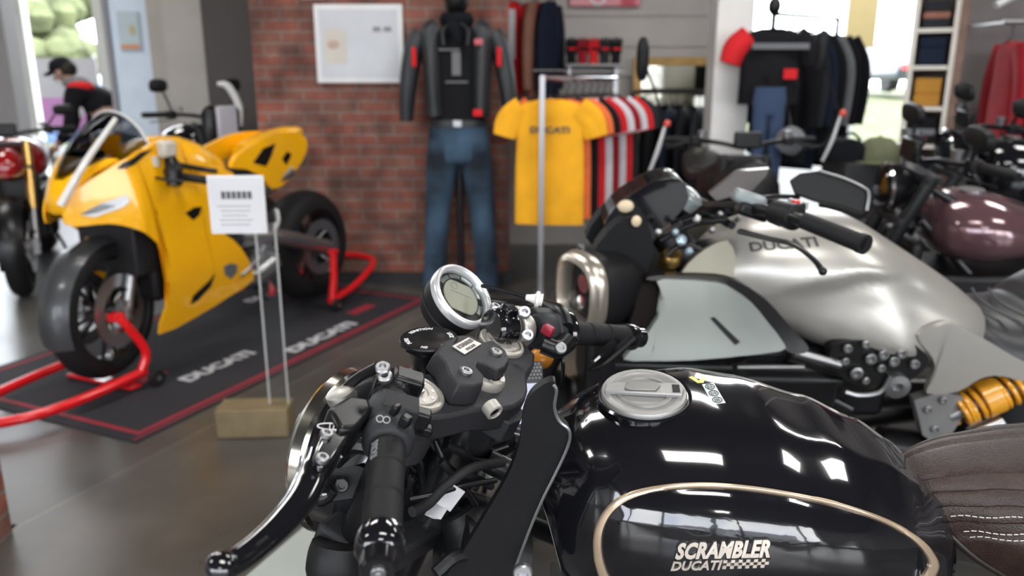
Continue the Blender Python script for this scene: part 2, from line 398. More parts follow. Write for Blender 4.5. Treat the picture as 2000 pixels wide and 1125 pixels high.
# low brick pier on a grey plinth at the left edge of the view
q = at(9, 950, 'y', 2.1); zt = at(10, 872, 'y', 2.1).z; zp = at(30, 1032, 'y', 2.12).z; xp = at(38, 1040, 'y', 2.14).x
pier = thing('brick_planter', 'low red brick pier on a grey plinth at the left edge', 'brick pier', (q.x - .2, 2.1, 0))
MB().box2((q.x - .45, 1.7, zp), (q.x, 2.1, zt)).build('brick_body', brick_mat('brick_pier', 1.5), pier)
MB().box2((q.x - .5, 1.66, 0), (xp, 2.14, zp)).build('plinth', mat('grey_plinth', (.28, .29, .29), .6), pier, bevel=.004)
# ceiling lamps
lt_em = mat('lamp_diffuser', (1, .97, .93), .5, emit=5)
for i, (lx, ly) in enumerate(LAMPS):
    t = thing('ceiling_light', 'rectangular white ceiling panel lamp out of view above the showroom', 'ceiling light', (lx, ly, 3.34), 0, 'ceiling panel lamps')
    MB().box((lx, ly, 3.37), (1.24, .64, .05)).build('lamp_frame', white, t, bevel=.005)
    MB().box((lx, ly, 3.345), (1.16, .56, .008)).build('diffuser', lt_em, t)
# ---------------------------------------------------------------- outdoors
asph = mat('asphalt', (.085, .085, .08), .85, bump=.3, bscale=30, var=.2)
o = MB().box2((-60, -60, -.35), (60, 60, -.12)).build('ground', asph); struct(o)
grassm = mat('yellow_green_grass', (.085, .095, .045), .9, var=.4, vscale=2, bump=.4)  # yellow green base colour with random variation
tag(MB().box2((-22, 17.2, -.12), (-4, 34, -.118)).build('grass_verge', grassm), 'yellow green grass verge outside the left window', 'grass', kind='stuff')
tag(MB().rings([[(4, 17, -.12), (24, 17, -.12), (24, 17, -.1), (4, 17, -.1)], [(4, 22, -.12), (24, 22, -.12), (24, 22, .62), (4, 22, .62)], [(4, 34, -.12), (24, 34, -.12), (24, 34, .85), (4, 34, .85)]]).build('grass_strip', grassm), 'yellow green grass bank outside the right window', 'grass', kind='stuff')
def bush(px, y, z, r, label, m, name='bush'):
    p = at(px, 400, 'y', y); b = MB(); random.seed(int(px))
    for k in range(26):
        a = random.uniform(0, 2 * PI); q = random.random() ** .5; h = random.random()
        b.ball((p.x + math.cos(a) * r * q * .7, y + math.sin(a) * r * q * .7, z * (.25 + .7 * h)), r * random.uniform(.22, .42), 8)
    b.cyl((p.x, y, -.118), (p.x, y, z * .5), .09)
    o = b.build(name, m); tag(o, label, 'bush'); return o
leaf1 = mat('pale_leaves', (.10, .115, .05), .8, var=.5, vscale=3, bump=1, bscale=9)
leaf2 = mat('yellow_leaves', (.12, .12, .07), .8, var=.5, vscale=3, bump=1, bscale=9)
bush(-30, 23, 3.6, 1.4, 'tall pale yellow green bush behind the left window post', leaf2)
bush(175, 32, 7.0, 2.6, 'wide pale green tree in the middle of the left window', leaf1, 'tree')
bush(120, 19.5, 3.2, 1.4, 'bright green bush just right of the white window post', leaf1)
def car(o, rz, m, label, s=1):
    T = Matrix.Translation(Vector(o)) @ Matrix.Rotation(rz, 4, 'Z')
    t = thing('car', label, 'car', o, rz)
    prof = [(-2.1, .35), (-2.15, .75), (-1.9, .92), (-1.1, 1.0), (-.45, 1.42), (.9, 1.45), (1.6, 1.0), (2.05, .92), (2.15, .6), (2.1, .35)]
    rs = []
    for y, k in ((-.86, .96), (-.8, 1), (.8, 1), (.86, .96)):
        rs.append([(x * k, y * (.82 if z > 1.1 else 1), .35 + (z - .35) * k) for x, z in prof])
    MB(T).rings(rs).build('body', m, t, bevel=.05)
    g = MB(T); gp = [(-1.0, 1.02), (-.45, 1.36), (.85, 1.38), (1.4, 1.04)]
    g.rings([[(x, y, z) for x, z in gp] for y in (-.78, .78)]); g.box((-2.1, 0, .98), (.02, .9, .01))
    g.build('window_glass', mat('car_glass', (.03, .04, .05), .05, coat=1), t)
    for x in (-1.35, 1.35):
        for y in (-.75, .75):
            MB(T).cyl((x, y - .1, .31), (x, y + .1, .31), .31).build('wheel', tyre, t)
    for y in (-.6, .6):
        MB(T).box((-2.12, y, .72), (.08, .35, .14)).build('tail_light', mat('red_lens', (.8, .03, .03), .2), t)
car((at(1722, 300, 'y', 26).x, 26, .86), R(92), mat('silver_car_paint', (.05, .06, .075), .25, metal=.5, coat=1), 'silver grey car parked on the bank outside the right window')
car((at(105, 300, 'y', 14).x, 14.3, -.12), R(5), mat('blue_car_paint', (.12, .2, .4), .3, coat=1), 'pale blue car parked beyond the left window')
car((-3.2, -12, -.12), R(20), mat('dark_car_paint', (.05, .05, .06), .25, coat=1), 'dark car parked across the road from the shop front')
car((2.8, -13, -.12), R(12), mat('white_car_paint', (.7, .7, .7), .25, coat=1), 'white car parked across the road from the shop front')
tag(MB().box2((-14, -24, -.12), (16, -22, 3.6)).build('office_building', mat('building_cladding', (.35, .36, .38), .6)), 'long low grey building across the road', 'building')
# pink banner seen through the left window
p = at(100, 215, 'y', 11.5)
t = thing('banner', 'bright pink and white advertising banner outside the left window', 'banner', (p.x, 11.5, -.12))
MB().box2((p.x - .72, 11.48, .55), (p.x + .72, 11.52, 1.02)).build('pink_cloth', mat('pink_banner', (.19, .07, .17), .6), t)
MB().box2((p.x - .72, 11.48, 1.02), (p.x + .72, 11.52, 1.55)).build('white_cloth', mat('white_banner', (.18, .17, .175), .6), t)
for dx in (-.7, .7): MB().cyl((p.x + dx, 11.5, -.12), (p.x + dx, 11.5, 1.6), .02).build('pole', steel, t)
p = at(1708, 50, 'y', 9.5)
t = thing('hanging_sign', 'yellow and white hanging sign seen through the right window', 'sign', (p.x, 9.5, -.12))
MB().box2((p.x - .32, 9.48, 1.62), (p.x + .02, 9.52, 2.7)).build('sign_board', mat('yellow_sign', (.26, .20, .085), .6), t, bevel=.004)
MB().cyl((p.x - .15, 9.55, -.12), (p.x - .15, 9.55, 2.7), .03).build('pole', steel, t)
# sticker on the blue door
p0 = at(228, 22, 'y', 6.99); p1 = at(278, 98, 'y', 6.99)
t = thing('door_notice', 'small pale notice with an orange bottom band on the pale blue door', 'notice', ((p0.x + p1.x) / 2, 6.985, p1.z))
MB().box2((p0.x, 6.975, p1.z), (p1.x, 6.998, p0.z)).build('sheet', mat('notice_paper', (.52, .62, .66), .5), t)
MB().box2((p0.x + .01, 6.972, p1.z + .01), (p1.x - .01, 6.9752, p1.z + .045)).build('orange_band', mat('orange_band', (.72, .30, .16), .5), t)
MB().ball(((p0.x + p1.x) / 2 + .03, 6.972, p1.z + .16), (.025, .004, .04)).build('printed_mark', mat('ochre_mark', (.55, .45, .25), .5), t)
# poster on the brick wall
Yp = 5.05
a0 = at(611, 8, 'y', Yp - .03); a1 = at(790, 162, 'y', Yp - .03)
t = thing('wall_board', 'white framed board with faint print hanging on the brick wall', 'poster', ((a0.x + a1.x) / 2, Yp - .01, a1.z))
MB().box2((a0.x, Yp - .03, a1.z), (a1.x, Yp, a0.z)).build('frame', mat('white_board_frame', (.72, .72, .72), .4), t, bevel=.004)
MB().box2((a0.x + .03, Yp - .034, a1.z + .03), (a1.x - .03, Yp - .0301, a0.z - .03)).build('sheet', mat('grey_print', (.55, .57, .60), .35), t)
b = MB(); q = at(747, 57, 'y', Yp - .036)
for dx in (-.035, .03): b.box((q.x + dx, Yp - .0365, q.z), (.045, .004, .028))
b.build('printed_words', mat('grey_ink', (.25, .25, .27), .6), t)
q = at(655, 90, 'y', Yp - .036); MB().box((q.x, Yp - .036, q.z), (.13, .004, .2)).build('printed_photo', mat('pale_photo', (.58, .54, .48), .5), t)
MB().ball((q.x - .01, Yp - .039, q.z + .01), (.035, .003, .025)).build('printed_figure', mat('tan_print', (.5, .36, .28), .5), t)
# small white plate cut by the top of the frame
q = at(600, -6, 'y', Yp - .02); tag(MB().box((q.x + .03, Yp - .01, q.z + .05), (.14, .02, .12)).build('wall_plate', white, bevel=.003), 'small white plate on the brick wall above the board', 'wall plate')

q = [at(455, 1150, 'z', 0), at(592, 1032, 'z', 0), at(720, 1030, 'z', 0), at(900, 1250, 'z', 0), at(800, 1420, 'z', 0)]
m = MB(); m.prism([(p.x, p.y) for p in q], .0, .004); tag(m.build('floor_patch', mat('pale_patch', (.42, .46, .43), .35), None), 'pale grey green floor patch under the front wheel of the near motorcycle', 'floor sheet')  # thin pale patch laid on the floor
# ================================================================ the near black roadster
LEAN = .1598
MBD = frame(Vector((0, 1.0613, 0)), (1, 0, 0), (0, math.cos(LEAN), math.sin(LEAN)), (0, -math.sin(LEAN), math.cos(LEAN)))
RK, TH = .4006, -.4818
_a = Vector((math.sin(RK), 0, math.cos(RK))); _q = Matrix.Rotation(TH, 3, _a)
MST = MBD @ frame(Vector((-.0465, 0, .9699)), _q @ Vector((math.cos(RK), 0, -math.sin(RK))), _q @ Vector((0, 1, 0)), _a)
def sp(px, py, n): return at(px, py, 'z', n, MST)          # steering frame: s back, l right, n up the fork
def bp(px, py, v): return at(px, py, 'y', v, MBD)          # body frame: x back, v right, h up
bike = thing('cafe_motorcycle', 'glossy black cafe motorcycle in the foreground with brown leather seat and round gauge', 'motorcycle', (.3, 1.06, 0))
def bolt(mb, T, r=.006, h=.004):
    mb.lathe([(0.0005, 0), (r, 0), (r, h * .8), (r * .85, h), (r * .5, h), (r * .45, h * .35), (.0005, h * .35)], T, 14)
# ---- tank
HT = [(.035, .868), (.06, .893), (.09, .914), (.13, .928), (.17, .934), (.23, .937), (.30, .926), (.38, .900), (.45, .868), (.50, .838), (.53, .815), (.545, .80)]
WD = [(.035, .060), (.06, .098), (.09, .122), (.13, .144), (.18, .158), (.24, .166), (.32, .164), (.40, .153), (.47, .132), (.52, .108), (.545, .09)]
HB = [(.035, .80), (.07, .70), (.12, .62), (.45, .62), (.545, .66)]
def tank_section(x, m=56):
    ht, w, hb = lerp_tab(HT, x), lerp_tab(WD, x), lerp_tab(HB, x)
    hm = max(hb + .03, ht - .15 + max(0, x - .35) * .15)
    n = 2.45; r = []
    for i in range(m):
        t = 2 * PI * i / m; c, s = math.cos(t), math.sin(t)
        v = w * math.copysign(abs(c) ** (2 / n), c)
        h = hm + (ht - hm if s > 0 else hm - hb) * math.copysign(abs(s) ** (2 / n), s)
        if s > 0 and x > .26:      # the pressed crease that fades in towards the seat
            k = min(1, (x - .26) / .12); e = abs(abs(v) - .062 * (1 - (x - .26) * .7)) / .022
            h += .0065 * k * max(0, 1 - e) ** 1.1
        r.append(Vector((x, v, h)))
    return r
tb = MB(MBD); xs = [.035, .042, .05] + [.06 + .012 * i for i in range(40)] + [.537, .545]
secs = [tank_section(x) for x in xs]
c0 = sum(secs[0], Vector()) / 56; c1 = sum(secs[-1], Vector()) / 56
secs = [[c0 + (p - c0) * .5 + Vector((-.004, 0, 0)) for p in secs[0]]] + secs + [[c1 + (p - c1) * .6 + Vector((.004, 0, 0)) for p in secs[-1]]]
tank = tb.rings(secs).build('fuel_tank', gloss, bike, ang=60)
TB = bvh_of(tank)
def hit(px, py, off=0.0, T=None):
    d = ray(px, py).normalized(); h, n, i, q = (T or TB).ray_cast(CAM, d)
    if h is None: return None, None
    if n.dot(d) > 0: n = -n
    return h + n * off, n
# ---- filler cap
cw = MBD @ Vector((.163, -.002, .934)); cw = hit(1257, 772)[0]
cn = (MBD.to_3x3() @ Vector((-.03, -.03, 1))).normalized()
CF = axis_frame(cw + cn * .0, cn, (1, 0, 0))
cap = MB().ringlathe([(.058, -.012), (.0595, .001), (.057, .0035), (.0535, .002), (.0535, -.012)], CF, 56).build('filler_ring', gloss, tank)
silvcap = mat('cap_satin_silver', (.36, .355, .345), .46, metal=.55, bump=.1, bscale=500)
m = MB(); m.lathe([(.0005, -.01), (.0525, -.01), (.0525, .0035), (.0510, .0062), (.043, .0070), (.0415, .0062), (.0405, .0055), (.0005, .0055)], CF, 56)
fcap = m.build('fuel_cap', silvcap, tank)
m = MB(); CR = CF @ Matrix.Rotation(R(-6), 4, 'Z')
m.prism([(-.048, -.010), (.045, -.013), (.049, 0), (.045, .013), (-.034, .011), (-.046, .006)], .0056, .0115, CR)
m.build('cap_bridge', silvcap, fcap, bevel=.0015)
m = MB(); m.prism([(-.024, -.006), (-.020, .009), (.016, .010), (.020, .002), (.014, -.008), (-.018, -.009)], .0116, .0140, CR)
m.build('lock_flap', mat('cap_dark_silver', (.25, .245, .235), .45, metal=.55), fcap, bevel=.001)
m = MB(); m.prism([(.034, -.009), (.043, -.009), (.043, .008), (.034, .008)], .0116, .0120, CR); m.build('cap_slot', plastic, fcap)
m = MB(); m.ringlathe([(.028, .0056), (.036, .0056), (.034, .0072), (.030, .0072)], CF, 40); m.build('cap_groove', mat('cap_dark_silver', (0, 0, 0)), fcap)
# ---- E5/E10/E85 style fuel sticker and a yellow reflection painted on as a chevron
def decal(mb, q, T=None, off=.0004, nu=6, nv=10):
    """q: four pixel corners; a thin film laid on the surface"""
    G = []
    for j in range(nv + 1):
        row = []
        for i in range(nu + 1):
            u, v = i / nu, j / nv
            x = (q[0][0] * (1 - u) + q[1][0] * u) * (1 - v) + (q[3][0] * (1 - u) + q[2][0] * u) * v
            y = (q[0][1] * (1 - u) + q[1][1] * u) * (1 - v) + (q[3][1] * (1 - u) + q[2][1] * u) * v
            p, n = hit(x, y, off, T); row.append((mb.v(p), mb.v(p - n * off * .9)))
        G.append(row)
    for j in range(nv):
        for i in range(nu):
            for k in (0, 1): mb.f([G[j][i][k], G[j][i + 1][k], G[j + 1][i + 1][k], G[j + 1][i][k]])
    for a, b in [((0, i), (0, i + 1)) for i in range(nu)] + [((nv, i), (nv, i + 1)) for i in range(nu)] + [((j, 0), (j + 1, 0)) for j in range(nv)] + [((j, nu), (j + 1, nu)) for j in range(nv)]:
        mb.f([G[a[0]][a[1]][0], G[b[0]][b[1]][0], G[b[0]][b[1]][1], G[a[0]][a[1]][1]])
SQ = [(1371, 751), (1394, 748), (1417, 787), (1392, 790)]
m = MB(); decal(m, SQ); m.build('fuel_sticker', mat('sticker_grey', (.60, .66, .66), .35, coat=.3), tank)
def quad(q, u, v):
    return tuple((q[0][k] * (1 - u) + q[1][k] * u) * (1 - v) + (q[3][k] * (1 - u) + q[2][k] * u) * v for k in (0, 1))
m = MB()
for k in range(3):
    c = (.5, .17 + .33 * k); loop = [hit(*quad(SQ, c[0] + .36 * math.cos(t), c[1] + .13 * math.sin(t)), .0009)[0] for t in [2 * PI * i / 18 for i in range(18)]]
    m.tube(loop, .0005, 5, 1, True)
    put_text(m, ('E5', 'E10', 'E85')[k], lambda u, v, t: hit(*quad(SQ, c[0] + (u - .5) * .4, c[1] + (.5 - v) * .13), .0006 + .0003 * t)[0])
m.build('sticker_print', mat('sticker_ink', (.03, .03, .03), .5), tank)
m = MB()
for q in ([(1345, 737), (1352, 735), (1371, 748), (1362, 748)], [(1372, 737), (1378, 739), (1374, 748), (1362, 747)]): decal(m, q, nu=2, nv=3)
m.build('chevron_reflection', mat('yellow_reflection', (.75, .62, .12), .4), tank)
# ---- side panel with champagne trim
OUT = catmull([(1160, 1040, 0), (1182, 993, 0), (1225, 962, 0), (1295, 946, 0), (1380, 942, 0), (1470, 949, 0), (1560, 964, 0), (1650, 985, 0), (1735, 1016, 0), (1790, 1048, 0), (1822, 1082, 0), (1829, 1112, 0), (1795, 1150, 0), (1700, 1185, 0), (1560, 1205, 0), (1400, 1210, 0), (1270, 1190, 0), (1190, 1150, 0), (1163, 1100, 0)], 8, True)
OUT = [(p.x, p.y) for p in OUT]
cx = sum(p[0] for p in OUT) / len(OUT); cy = sum(p[1] for p in OUT) / len(OUT)
m = MB(); rs = []
for k, off in ((1.0, -.001), (.992, .0045), (.975, .0058), (.945, .0045)):
    rs.append([hit(cx + (x - cx) * (1 - (1 - k) * 1), cy + (y - cy) * (1 - (1 - k) * 1.6), off)[0] for x, y in OUT])
rs.append([hit(cx + (x - cx) * .945, cy + (y - cy) * (1 - .055 * 1.6), -.001)[0] for x, y in OUT])
m.rings(rs, caps=False); trim = m.build('panel_trim', champagne, tank, ang=70)
m = MB(); rs = []
K = 14
for i in range(K):
    k = .955 * (1 - i / K); off = .0018 + .011 * (1 - (1 - i / K) ** 2.4)
    rs.append([hit(cx + (x - cx) * k, cy + (y - cy) * (k - .02 if i < 2 else k), off)[0] for x, y in OUT])
m.rings(rs, caps=True); panel = m.build('side_panel', gloss, tank, ang=70)
PB = bvh_of(panel)
BQ = [(1322, 1057), (1508, 1050), (1499, 1107), (1311, 1114)]
def badge_map(q, o0, o1): return lambda u, v, t: hit(*quad(q, u, 1 - v), o0 + (o1 - o0) * t, PB)[0]
letter = mat('badge_metal', (.68, .60, .52), .3, metal=.6, coat=.3); letback = mat('badge_black', (.004, .004, .004), .35)
m = MB(); put_text(m, 'SCRAMBLER', badge_map([(1320, 1055), (1511, 1048), (1505, 1092), (1314, 1097)], .0002, .0012), shear=.12, bold=.075, space=1.0); m.build('badge_backing', letback, panel, smooth=False)
m = MB(); put_text(m, 'SCRAMBLER', badge_map([(1324, 1059), (1507, 1052), (1502, 1087), (1318, 1091)], .0012, .0026), shear=.12, bold=.045, space=1.04)
put_text(m, 'DUCATI', badge_map([(1312, 1095), (1411, 1092), (1408, 1111), (1310, 1113)], .0004, .0022), shear=.18, bold=.03)
CQ = [(1413, 1093), (1502, 1090), (1499, 1107), (1410, 1110)]
for i in range(12):
    for j in range(3):
        if (i + j) % 2 == 0:
            q = [quad(CQ, (i + a) / 12, (j + b) / 3) for a, b in ((0, 0), (1, 0), (1, 1), (0, 1))]
            decal(m, q, PB, .0016, 1, 1)
m.build('badge_lettering', letter, panel, smooth=False)
# ---- matte strut cover with its edge highlight built as a thin grey tube
CV = [(1062, 758), (1082, 752), (1087, 764), (1083, 795), (1092, 822), (1110, 838), (1113, 856), (1104, 884), (1082, 930), (1058, 978), (1032, 1040), (1006, 1110), (985, 1200), (840, 1200), (905, 1085), (950, 1010), (990, 940), (1012, 885), (1018, 850), (1022, 815), (1036, 780)]
def cvf(x, h): return .128 + .010 * (1 - ((x - .06 - (h - .8) * .25) / .07) ** 2) if abs(x - .06 - (h - .8) * .25) < .07 else .128
cvp = [bp(px, py, -.135) for px, py in CV]
cvp = [(p.x, p.z) for p in catmull([Vector((p.x, 0, p.z)) for p in cvp], 3, True)]
struc = MB(MBD).shell(cvp, cvf, .012, .02, -1).build('frame_cover', plastic, bike, ang=50, bevel=.002)
m = MB(MBD); m.tube([bp(px, py, -.139) for px, py in CV[1:12]], .0018, 6, 4); m.build('edge_highlight', mat('highlight_grey', (.30, .31, .33), .25, metal=.8), struc)
# ---- seat
ST = [(.50, .824), (.53, .838), (.58, .848), (.66, .853), (.76, .858), (.9, .87), (1.05, .885)]
SWD = [(.50, .075), (.56, .105), (.66, .132), (.8, .15), (1.05, .155)]
GR = [.14, .27, .40, .53, .66]
def seat_section(x, m=61):
    ht, w = lerp_tab(ST, x), lerp_tab(SWD, x); r = []
    for i in range(m):
        u = -1 + 2 * i / (m - 1); t = abs(u) ** 1.0 * PI / 2
        v = w * math.copysign(math.sin(t) ** .80, u); d = .115 * (1 - math.cos(t) ** .80)
        for g in GR:
            d += .0045 * math.exp(-((abs(u) - g) / .016) ** 2)
        r.append(Vector((x + (.55 + 5.2 * d) * d, v, ht - d)))
    return r
def seat_pt(x, u, lift=0):
    m = 61; r = seat_section(x); i = (u + 1) / 2 * (m - 1); a = int(i); a = min(a, m - 2); p = r[a].lerp(r[a + 1], i - a)
    t = (r[a + 1] - r[a]).normalized(); n = Vector((0, -t.z, t.y)).normalized()
    if n.z < 0: n = -n
    return p + n * lift
m = MB(MBD); rs = []
for x in [.495, .50, .508] + [.52 + .02 * i for i in range(28)]:
    q = seat_section(max(x, .50)); k = {0: .93, 1: .98}.get(len(rs), 1)
    q = [Vector((p.x, p.y * k, p.z - (1 - k) * .12)) for p in q]
    lo = min(p.z for p in q); q += [Vector((q[-1].x, q[-1].y * .8, lo - .012)), Vector((q[0].x, q[0].y * .8, lo - .012))]
    rs.append(q)
seat = m.rings(rs).build('seat', leather, bike, ang=70)
m = MB(MBD)
for u in (-.53, -.66):
    for du in ((-.022, .022) if u == -.66 else (.022,)):
        x = .515
        while x < .98:
            m.tube([seat_pt(x, u + du, .0006), seat_pt(x + .0045, u + du, .0012)], .0006, 4, 1); x += .0065
m.build('stitching', thread, seat)
m = MB(MBD); m.tube([seat_pt(.50, u, .001) for u in [-1 + .1 * i for i in range(21)]], .0028, 7, 2); m.build('seat_piping', mat('dark_piping', (.02, .015, .013), .4), seat)
m = MB(MBD); m.tube([(.46, -.13, .70), (.56, -.145, .717), (.75, -.15, .745), (1.05, -.14, .80)], .012, 10); m.tube([(.46, .13, .70), (.56, .145, .717), (.75, .15, .745), (1.05, .14, .80)], .012, 10)
m.build('subframe', gloss, bike)
# ---- chassis that stands below the frame edge
TRM = mat('trellis_frame', (.015, .015, .016), .3, coat=.3)
m = MB(MBD)
for s in (-1, 1):
    for a, b in (((-.03, .03, .86), (.42, .13, .66)), ((-.08, .03, .76), (.22, .14, .52)), ((.42, .13, .66), (.22, .14, .52)), ((.08, .06, .80), (.1, .1, .62)), ((.42, .13, .66), (.6, .12, .42)), ((.1, .1, .66), (.42, .13, .66))):
        m.cyl((a[0], a[1] * s, a[2]), (b[0], b[1] * s, b[2]), .015)
m.cyl(MBD.inverted() @ MST @ Vector((.03, 0, -.04)), MBD.inverted() @ MST @ Vector((.03, 0, -.24)), .032)
m.build('trellis_frame', TRM, bike)
m = MB(MBD); m.box((.27, 0, .42), (.42, .26, .26)); m.cyl((.2, -.13, .55), (.2, .13, .55), .09); m.cyl((.36, -.16, .36), (.36, .16, .36), .11); m.tube([(.12, -.02, .58), (.0, -.02, .50), (-.02, -.02, .42)], .075, 14); m.tube([(.32, 0, .56), (.36, 0, .66)], .075, 14)
m.build('engine', dark, bike, bevel=.01)
m = MB(MBD); m.tube([(.02, -.06, .44), (.0, -.08, .3), (.12, -.10, .2), (.5, .10, .18), (.8, .16, .3)], .022, 12); m.cyl((.74, .17, .27), (1.02, .19, .36), .055); m.build('exhaust', dark, bike)
m = MB(MBD)
for s in (-1, 1): m.tube([(.55, .11 * s, .40), (.8, .12 * s, .34), (1.11, .12 * s, .31)], [.035, .028, .022], 10)
m.build('swingarm', satin, bike); m = MB(MBD); m.cyl((1.11, -.14, .31), (1.11, .14, .31), .012); m.build('axle', steel, bike)
m = MB(MBD); m.tube([(.46, -.17, .30), (.42, -.20, .15), (.385, -.235, -.035)], .011, 8); m.build('side_stand', satin, bike)
def wheel(M, c, rad, wid, parent, rimm, discs=True, spokes=10, thin=.010, name='wheel'):
    """wheel turning about local y at c"""
    T = M @ frame(Vector(c), (1, 0, 0), (0, 0, 1), (0, -1, 0))
    h = wid / 2; rr = rad - wid * .52
    tread = []
    for i in range(13):
        a = -PI / 2 + PI * i / 12; tread.append((rr + (rad - rr) * (max(0, math.cos(a)) ** .75), h * math.sin(a)))
    wh = MB(T).ringlathe(tread + [(rr - .012, h * .75), (rr - .012, -h * .75)], I4, 48).build(name, tyre, parent, ang=50)
    m = MB(T); m.ringlathe([(rr, -h * .82), (rr + .006, -h * .86), (rr - .016, -h * .7), (rr - .022, 0), (rr - .016, h * .7), (rr + .006, h * .86), (rr, h * .82), (rr - .008, 0)], I4, 48)
    m.lathe([(.028, -h * .7), (.034, -h * .5), (.034, h * .5), (.028, h * .7)], I4, 20)
    for i in range(spokes):
        a = 2 * PI * i / spokes; b = a + (.12 if i % 2 else -.12)
        m.cyl((.03 * math.cos(a), .03 * math.sin(a), h * .25 * (1 if i % 2 else -1)), ((rr - .015) * math.cos(b), (rr - .015) * math.sin(b), 0), thin, thin * .8, 8)
    m.build('rim', rimm, wh)
    if discs:
        m = MB(T)
        for s in (-1, 1):
            m.ringlathe([(.10, s * (h + .012)), (.158, s * (h + .012)), (.158, s * (h + .017)), (.10, s * (h + .017))], I4, 40)
            for i in range(6):
                a = PI / 3 * i; m.cyl((.04 * math.cos(a), .04 * math.sin(a), s * h * .7), (.105 * math.cos(a), .105 * math.sin(a), s * (h + .014)), .006, n=6)
        m.build('brake_disc', steel, wh)
    return wh
wheel(MST, (.03, 0, -.742), .283, .12, bike, satin)
wheel(MBD, (1.11, 0, .315), .315, .18, bike, satin, False)
# ---- forks
FK = {-1: (-.011, -.114), 1: (-.012, .098)}
FM = MB(MST)
for s in (-1, 1):
    fs0, fl0 = FK[s]; f = MB(MST); f.cyl((fs0, fl0, -.005), (0, s * .103, -.50), .0245, n=24); f.build('fork_tube', satin, bike)
    f = MB(MST); f.cyl((0, s * .103, -.45), (0, s * .103, -.74), .028, n=20); f.box((.01, s * .095, -.73), (.07, .03, .05)); f.build('fork_slider', gloss, bike)
MB(MST).cyl((.03, -.12, -.742), (.03, .12, -.742), .012).build('axle', steel, bike)
m = MB(MST); m.prism([(-.05, -.14), (.04, -.14), (.06, 0), (.04, .14), (-.05, .14)], -.245, -.205); m.build('lower_clamp', darkgrey, bike, bevel=.006)
m = MB(MST)
fr_ = []
for i in range(15):
    a = R(-75 + 6 * i); c, s_ = math.cos(a), math.sin(a); fr_.append([(.03 - .298 * s_, v, -.742 + (.298 - abs(v) * .15) * c) for v in (-.068, -.05, 0, .05, .068)])
m.rings([r + [(p[0], p[1] * .95, p[2] - .003) for p in reversed(r)] for r in fr_]); m.build('front_fender', gloss, bike)
# ---- top clamp
PL = [(-.046, -.113), (-.038, -.139), (-.010, -.151), (.018, -.142), (.032, -.112), (.046, -.066), (.063, -.036), (.070, -.015), (.070, .015), (.063, .036), (.046, .066), (.040, .103), (.028, .130), (0, .141), (-.028, .129), (-.036, .103), (-.028, .06), (-.022, 0), (-.028, -.06)]
m = MB(MST); m.prism(PL, -.034, 0)
clamp = m.build('top_clamp', darkgrey, bike, bevel=.004)
m = MB(MST)
for s in (-1, 1): m.lathe([(.030, -.075), (.036, -.07), (.038, -.034), (.036, -.001)], Matrix.Translation((FK[s][0], FK[s][1], 0)), 30)
m.prism([(.02, -.03), (.075, -.022), (.08, .0), (.075, .022), (.02, .03)], -.05, -.02)
m.build('clamp_collar', darkgrey, clamp, bevel=.002)
capm = mat('fork_cap_metal', (.50, .475, .43), .42, metal=.65, bump=.15, bscale=700)
for s in (-1, 1):
    T = Matrix.Translation((FK[s][0], FK[s][1], .0))
    m = MB(MST); m.lathe([(.0315, -.004), (.0315, .004), (.030, .0058), (.0265, .0058), (.0255, .0035), (.0235, .0035), (.0225, .0062), (.013, .0064), (.012, .0045), (.0005, .0045)], T, 40)
    fc = m.build('fork_cap', capm, clamp)
    m = MB(MST)
    for k in range(8):
        a = PI / 4 * k + .2; m.lathe([(.0005, .0062), (.0022, .0062), (.0022, .0068), (.0005, .0068)], T @ Matrix.Translation((.018 * math.cos(a), .018 * math.sin(a), 0)), 8)
    m.prism([(-.006, -.004), (.006, -.004), (.006, .004), (-.006, .004)], .0045, .009, T)
    m.build('adjuster', steel, fc)
T = Matrix.Translation((.020, -.006, .0))
m = MB(MST); m.lathe([(.024, 0), (.024, .006), (.022, .011), (.0165, .012), (.015, .009), (.0005, .009)], T, 36)
for k in range(7):
    a = 2 * PI / 7 * k; m.lathe([(.0005, .0105), (.0026, .0105), (.0026, .0135), (.0005, .0135)], T @ Matrix.Translation((.0192 * math.cos(a), .0192 * math.sin(a), 0)), 8)
m.build('stem_nut', capm, clamp)
# pinch bolt in the back of the clamp
q = at(966, 805, 'x', .078, MST); T = axis_frame(q, (.9, -.35, -.1), (0, 0, 1))
m = MB(MST); m.ringlathe([(.006, -.012), (.0095, -.01), (.0095, .001), (.0075, .002), (.006, -.004)], T, 20); m.build('bolt_boss', capm, clamp)
m = MB(MST); bolt(m, T @ Matrix.Translation((0, 0, -.006)), .006, .006); m.build('pinch_bolt', satin, clamp)
# faceted cover with name plate
CO = [(853, 688), (868, 668), (893, 655), (920, 655), (944, 668), (962, 664), (988, 684), (994, 701), (986, 716), (972, 723), (952, 712), (934, 707), (930, 716), (945, 733), (944, 748), (925, 753), (896, 750), (878, 729), (870, 706)]
m = MB(MST); top = [sp(x, y, .026) for x, y in CO]; cxx = sum((p for p in top), Vector()) / len(top)
base = [Vector((cxx.x + (p.x - cxx.x) * 1.10, cxx.y + (p.y - cxx.y) * 1.10, .001)) for p in top]; mid = [Vector((cxx.x + (p.x - cxx.x) * 1.08, cxx.y + (p.y - cxx.y) * 1.08, .016)) for p in top]
m.rings([base, mid, top]); cover = m.build('dash_cover', darkgrey, clamp, bevel=.002, ang=25)
q4 = [sp(x, y, .0262) for x, y in ((882, 678), (914, 661), (940, 674), (908, 694))]
m = MB(MST); m.rings([[p for p in q4], [p + Vector((0, 0, .002)) for p in q4]]); plate = m.build('name_plate', alu, cover, bevel=.0005)
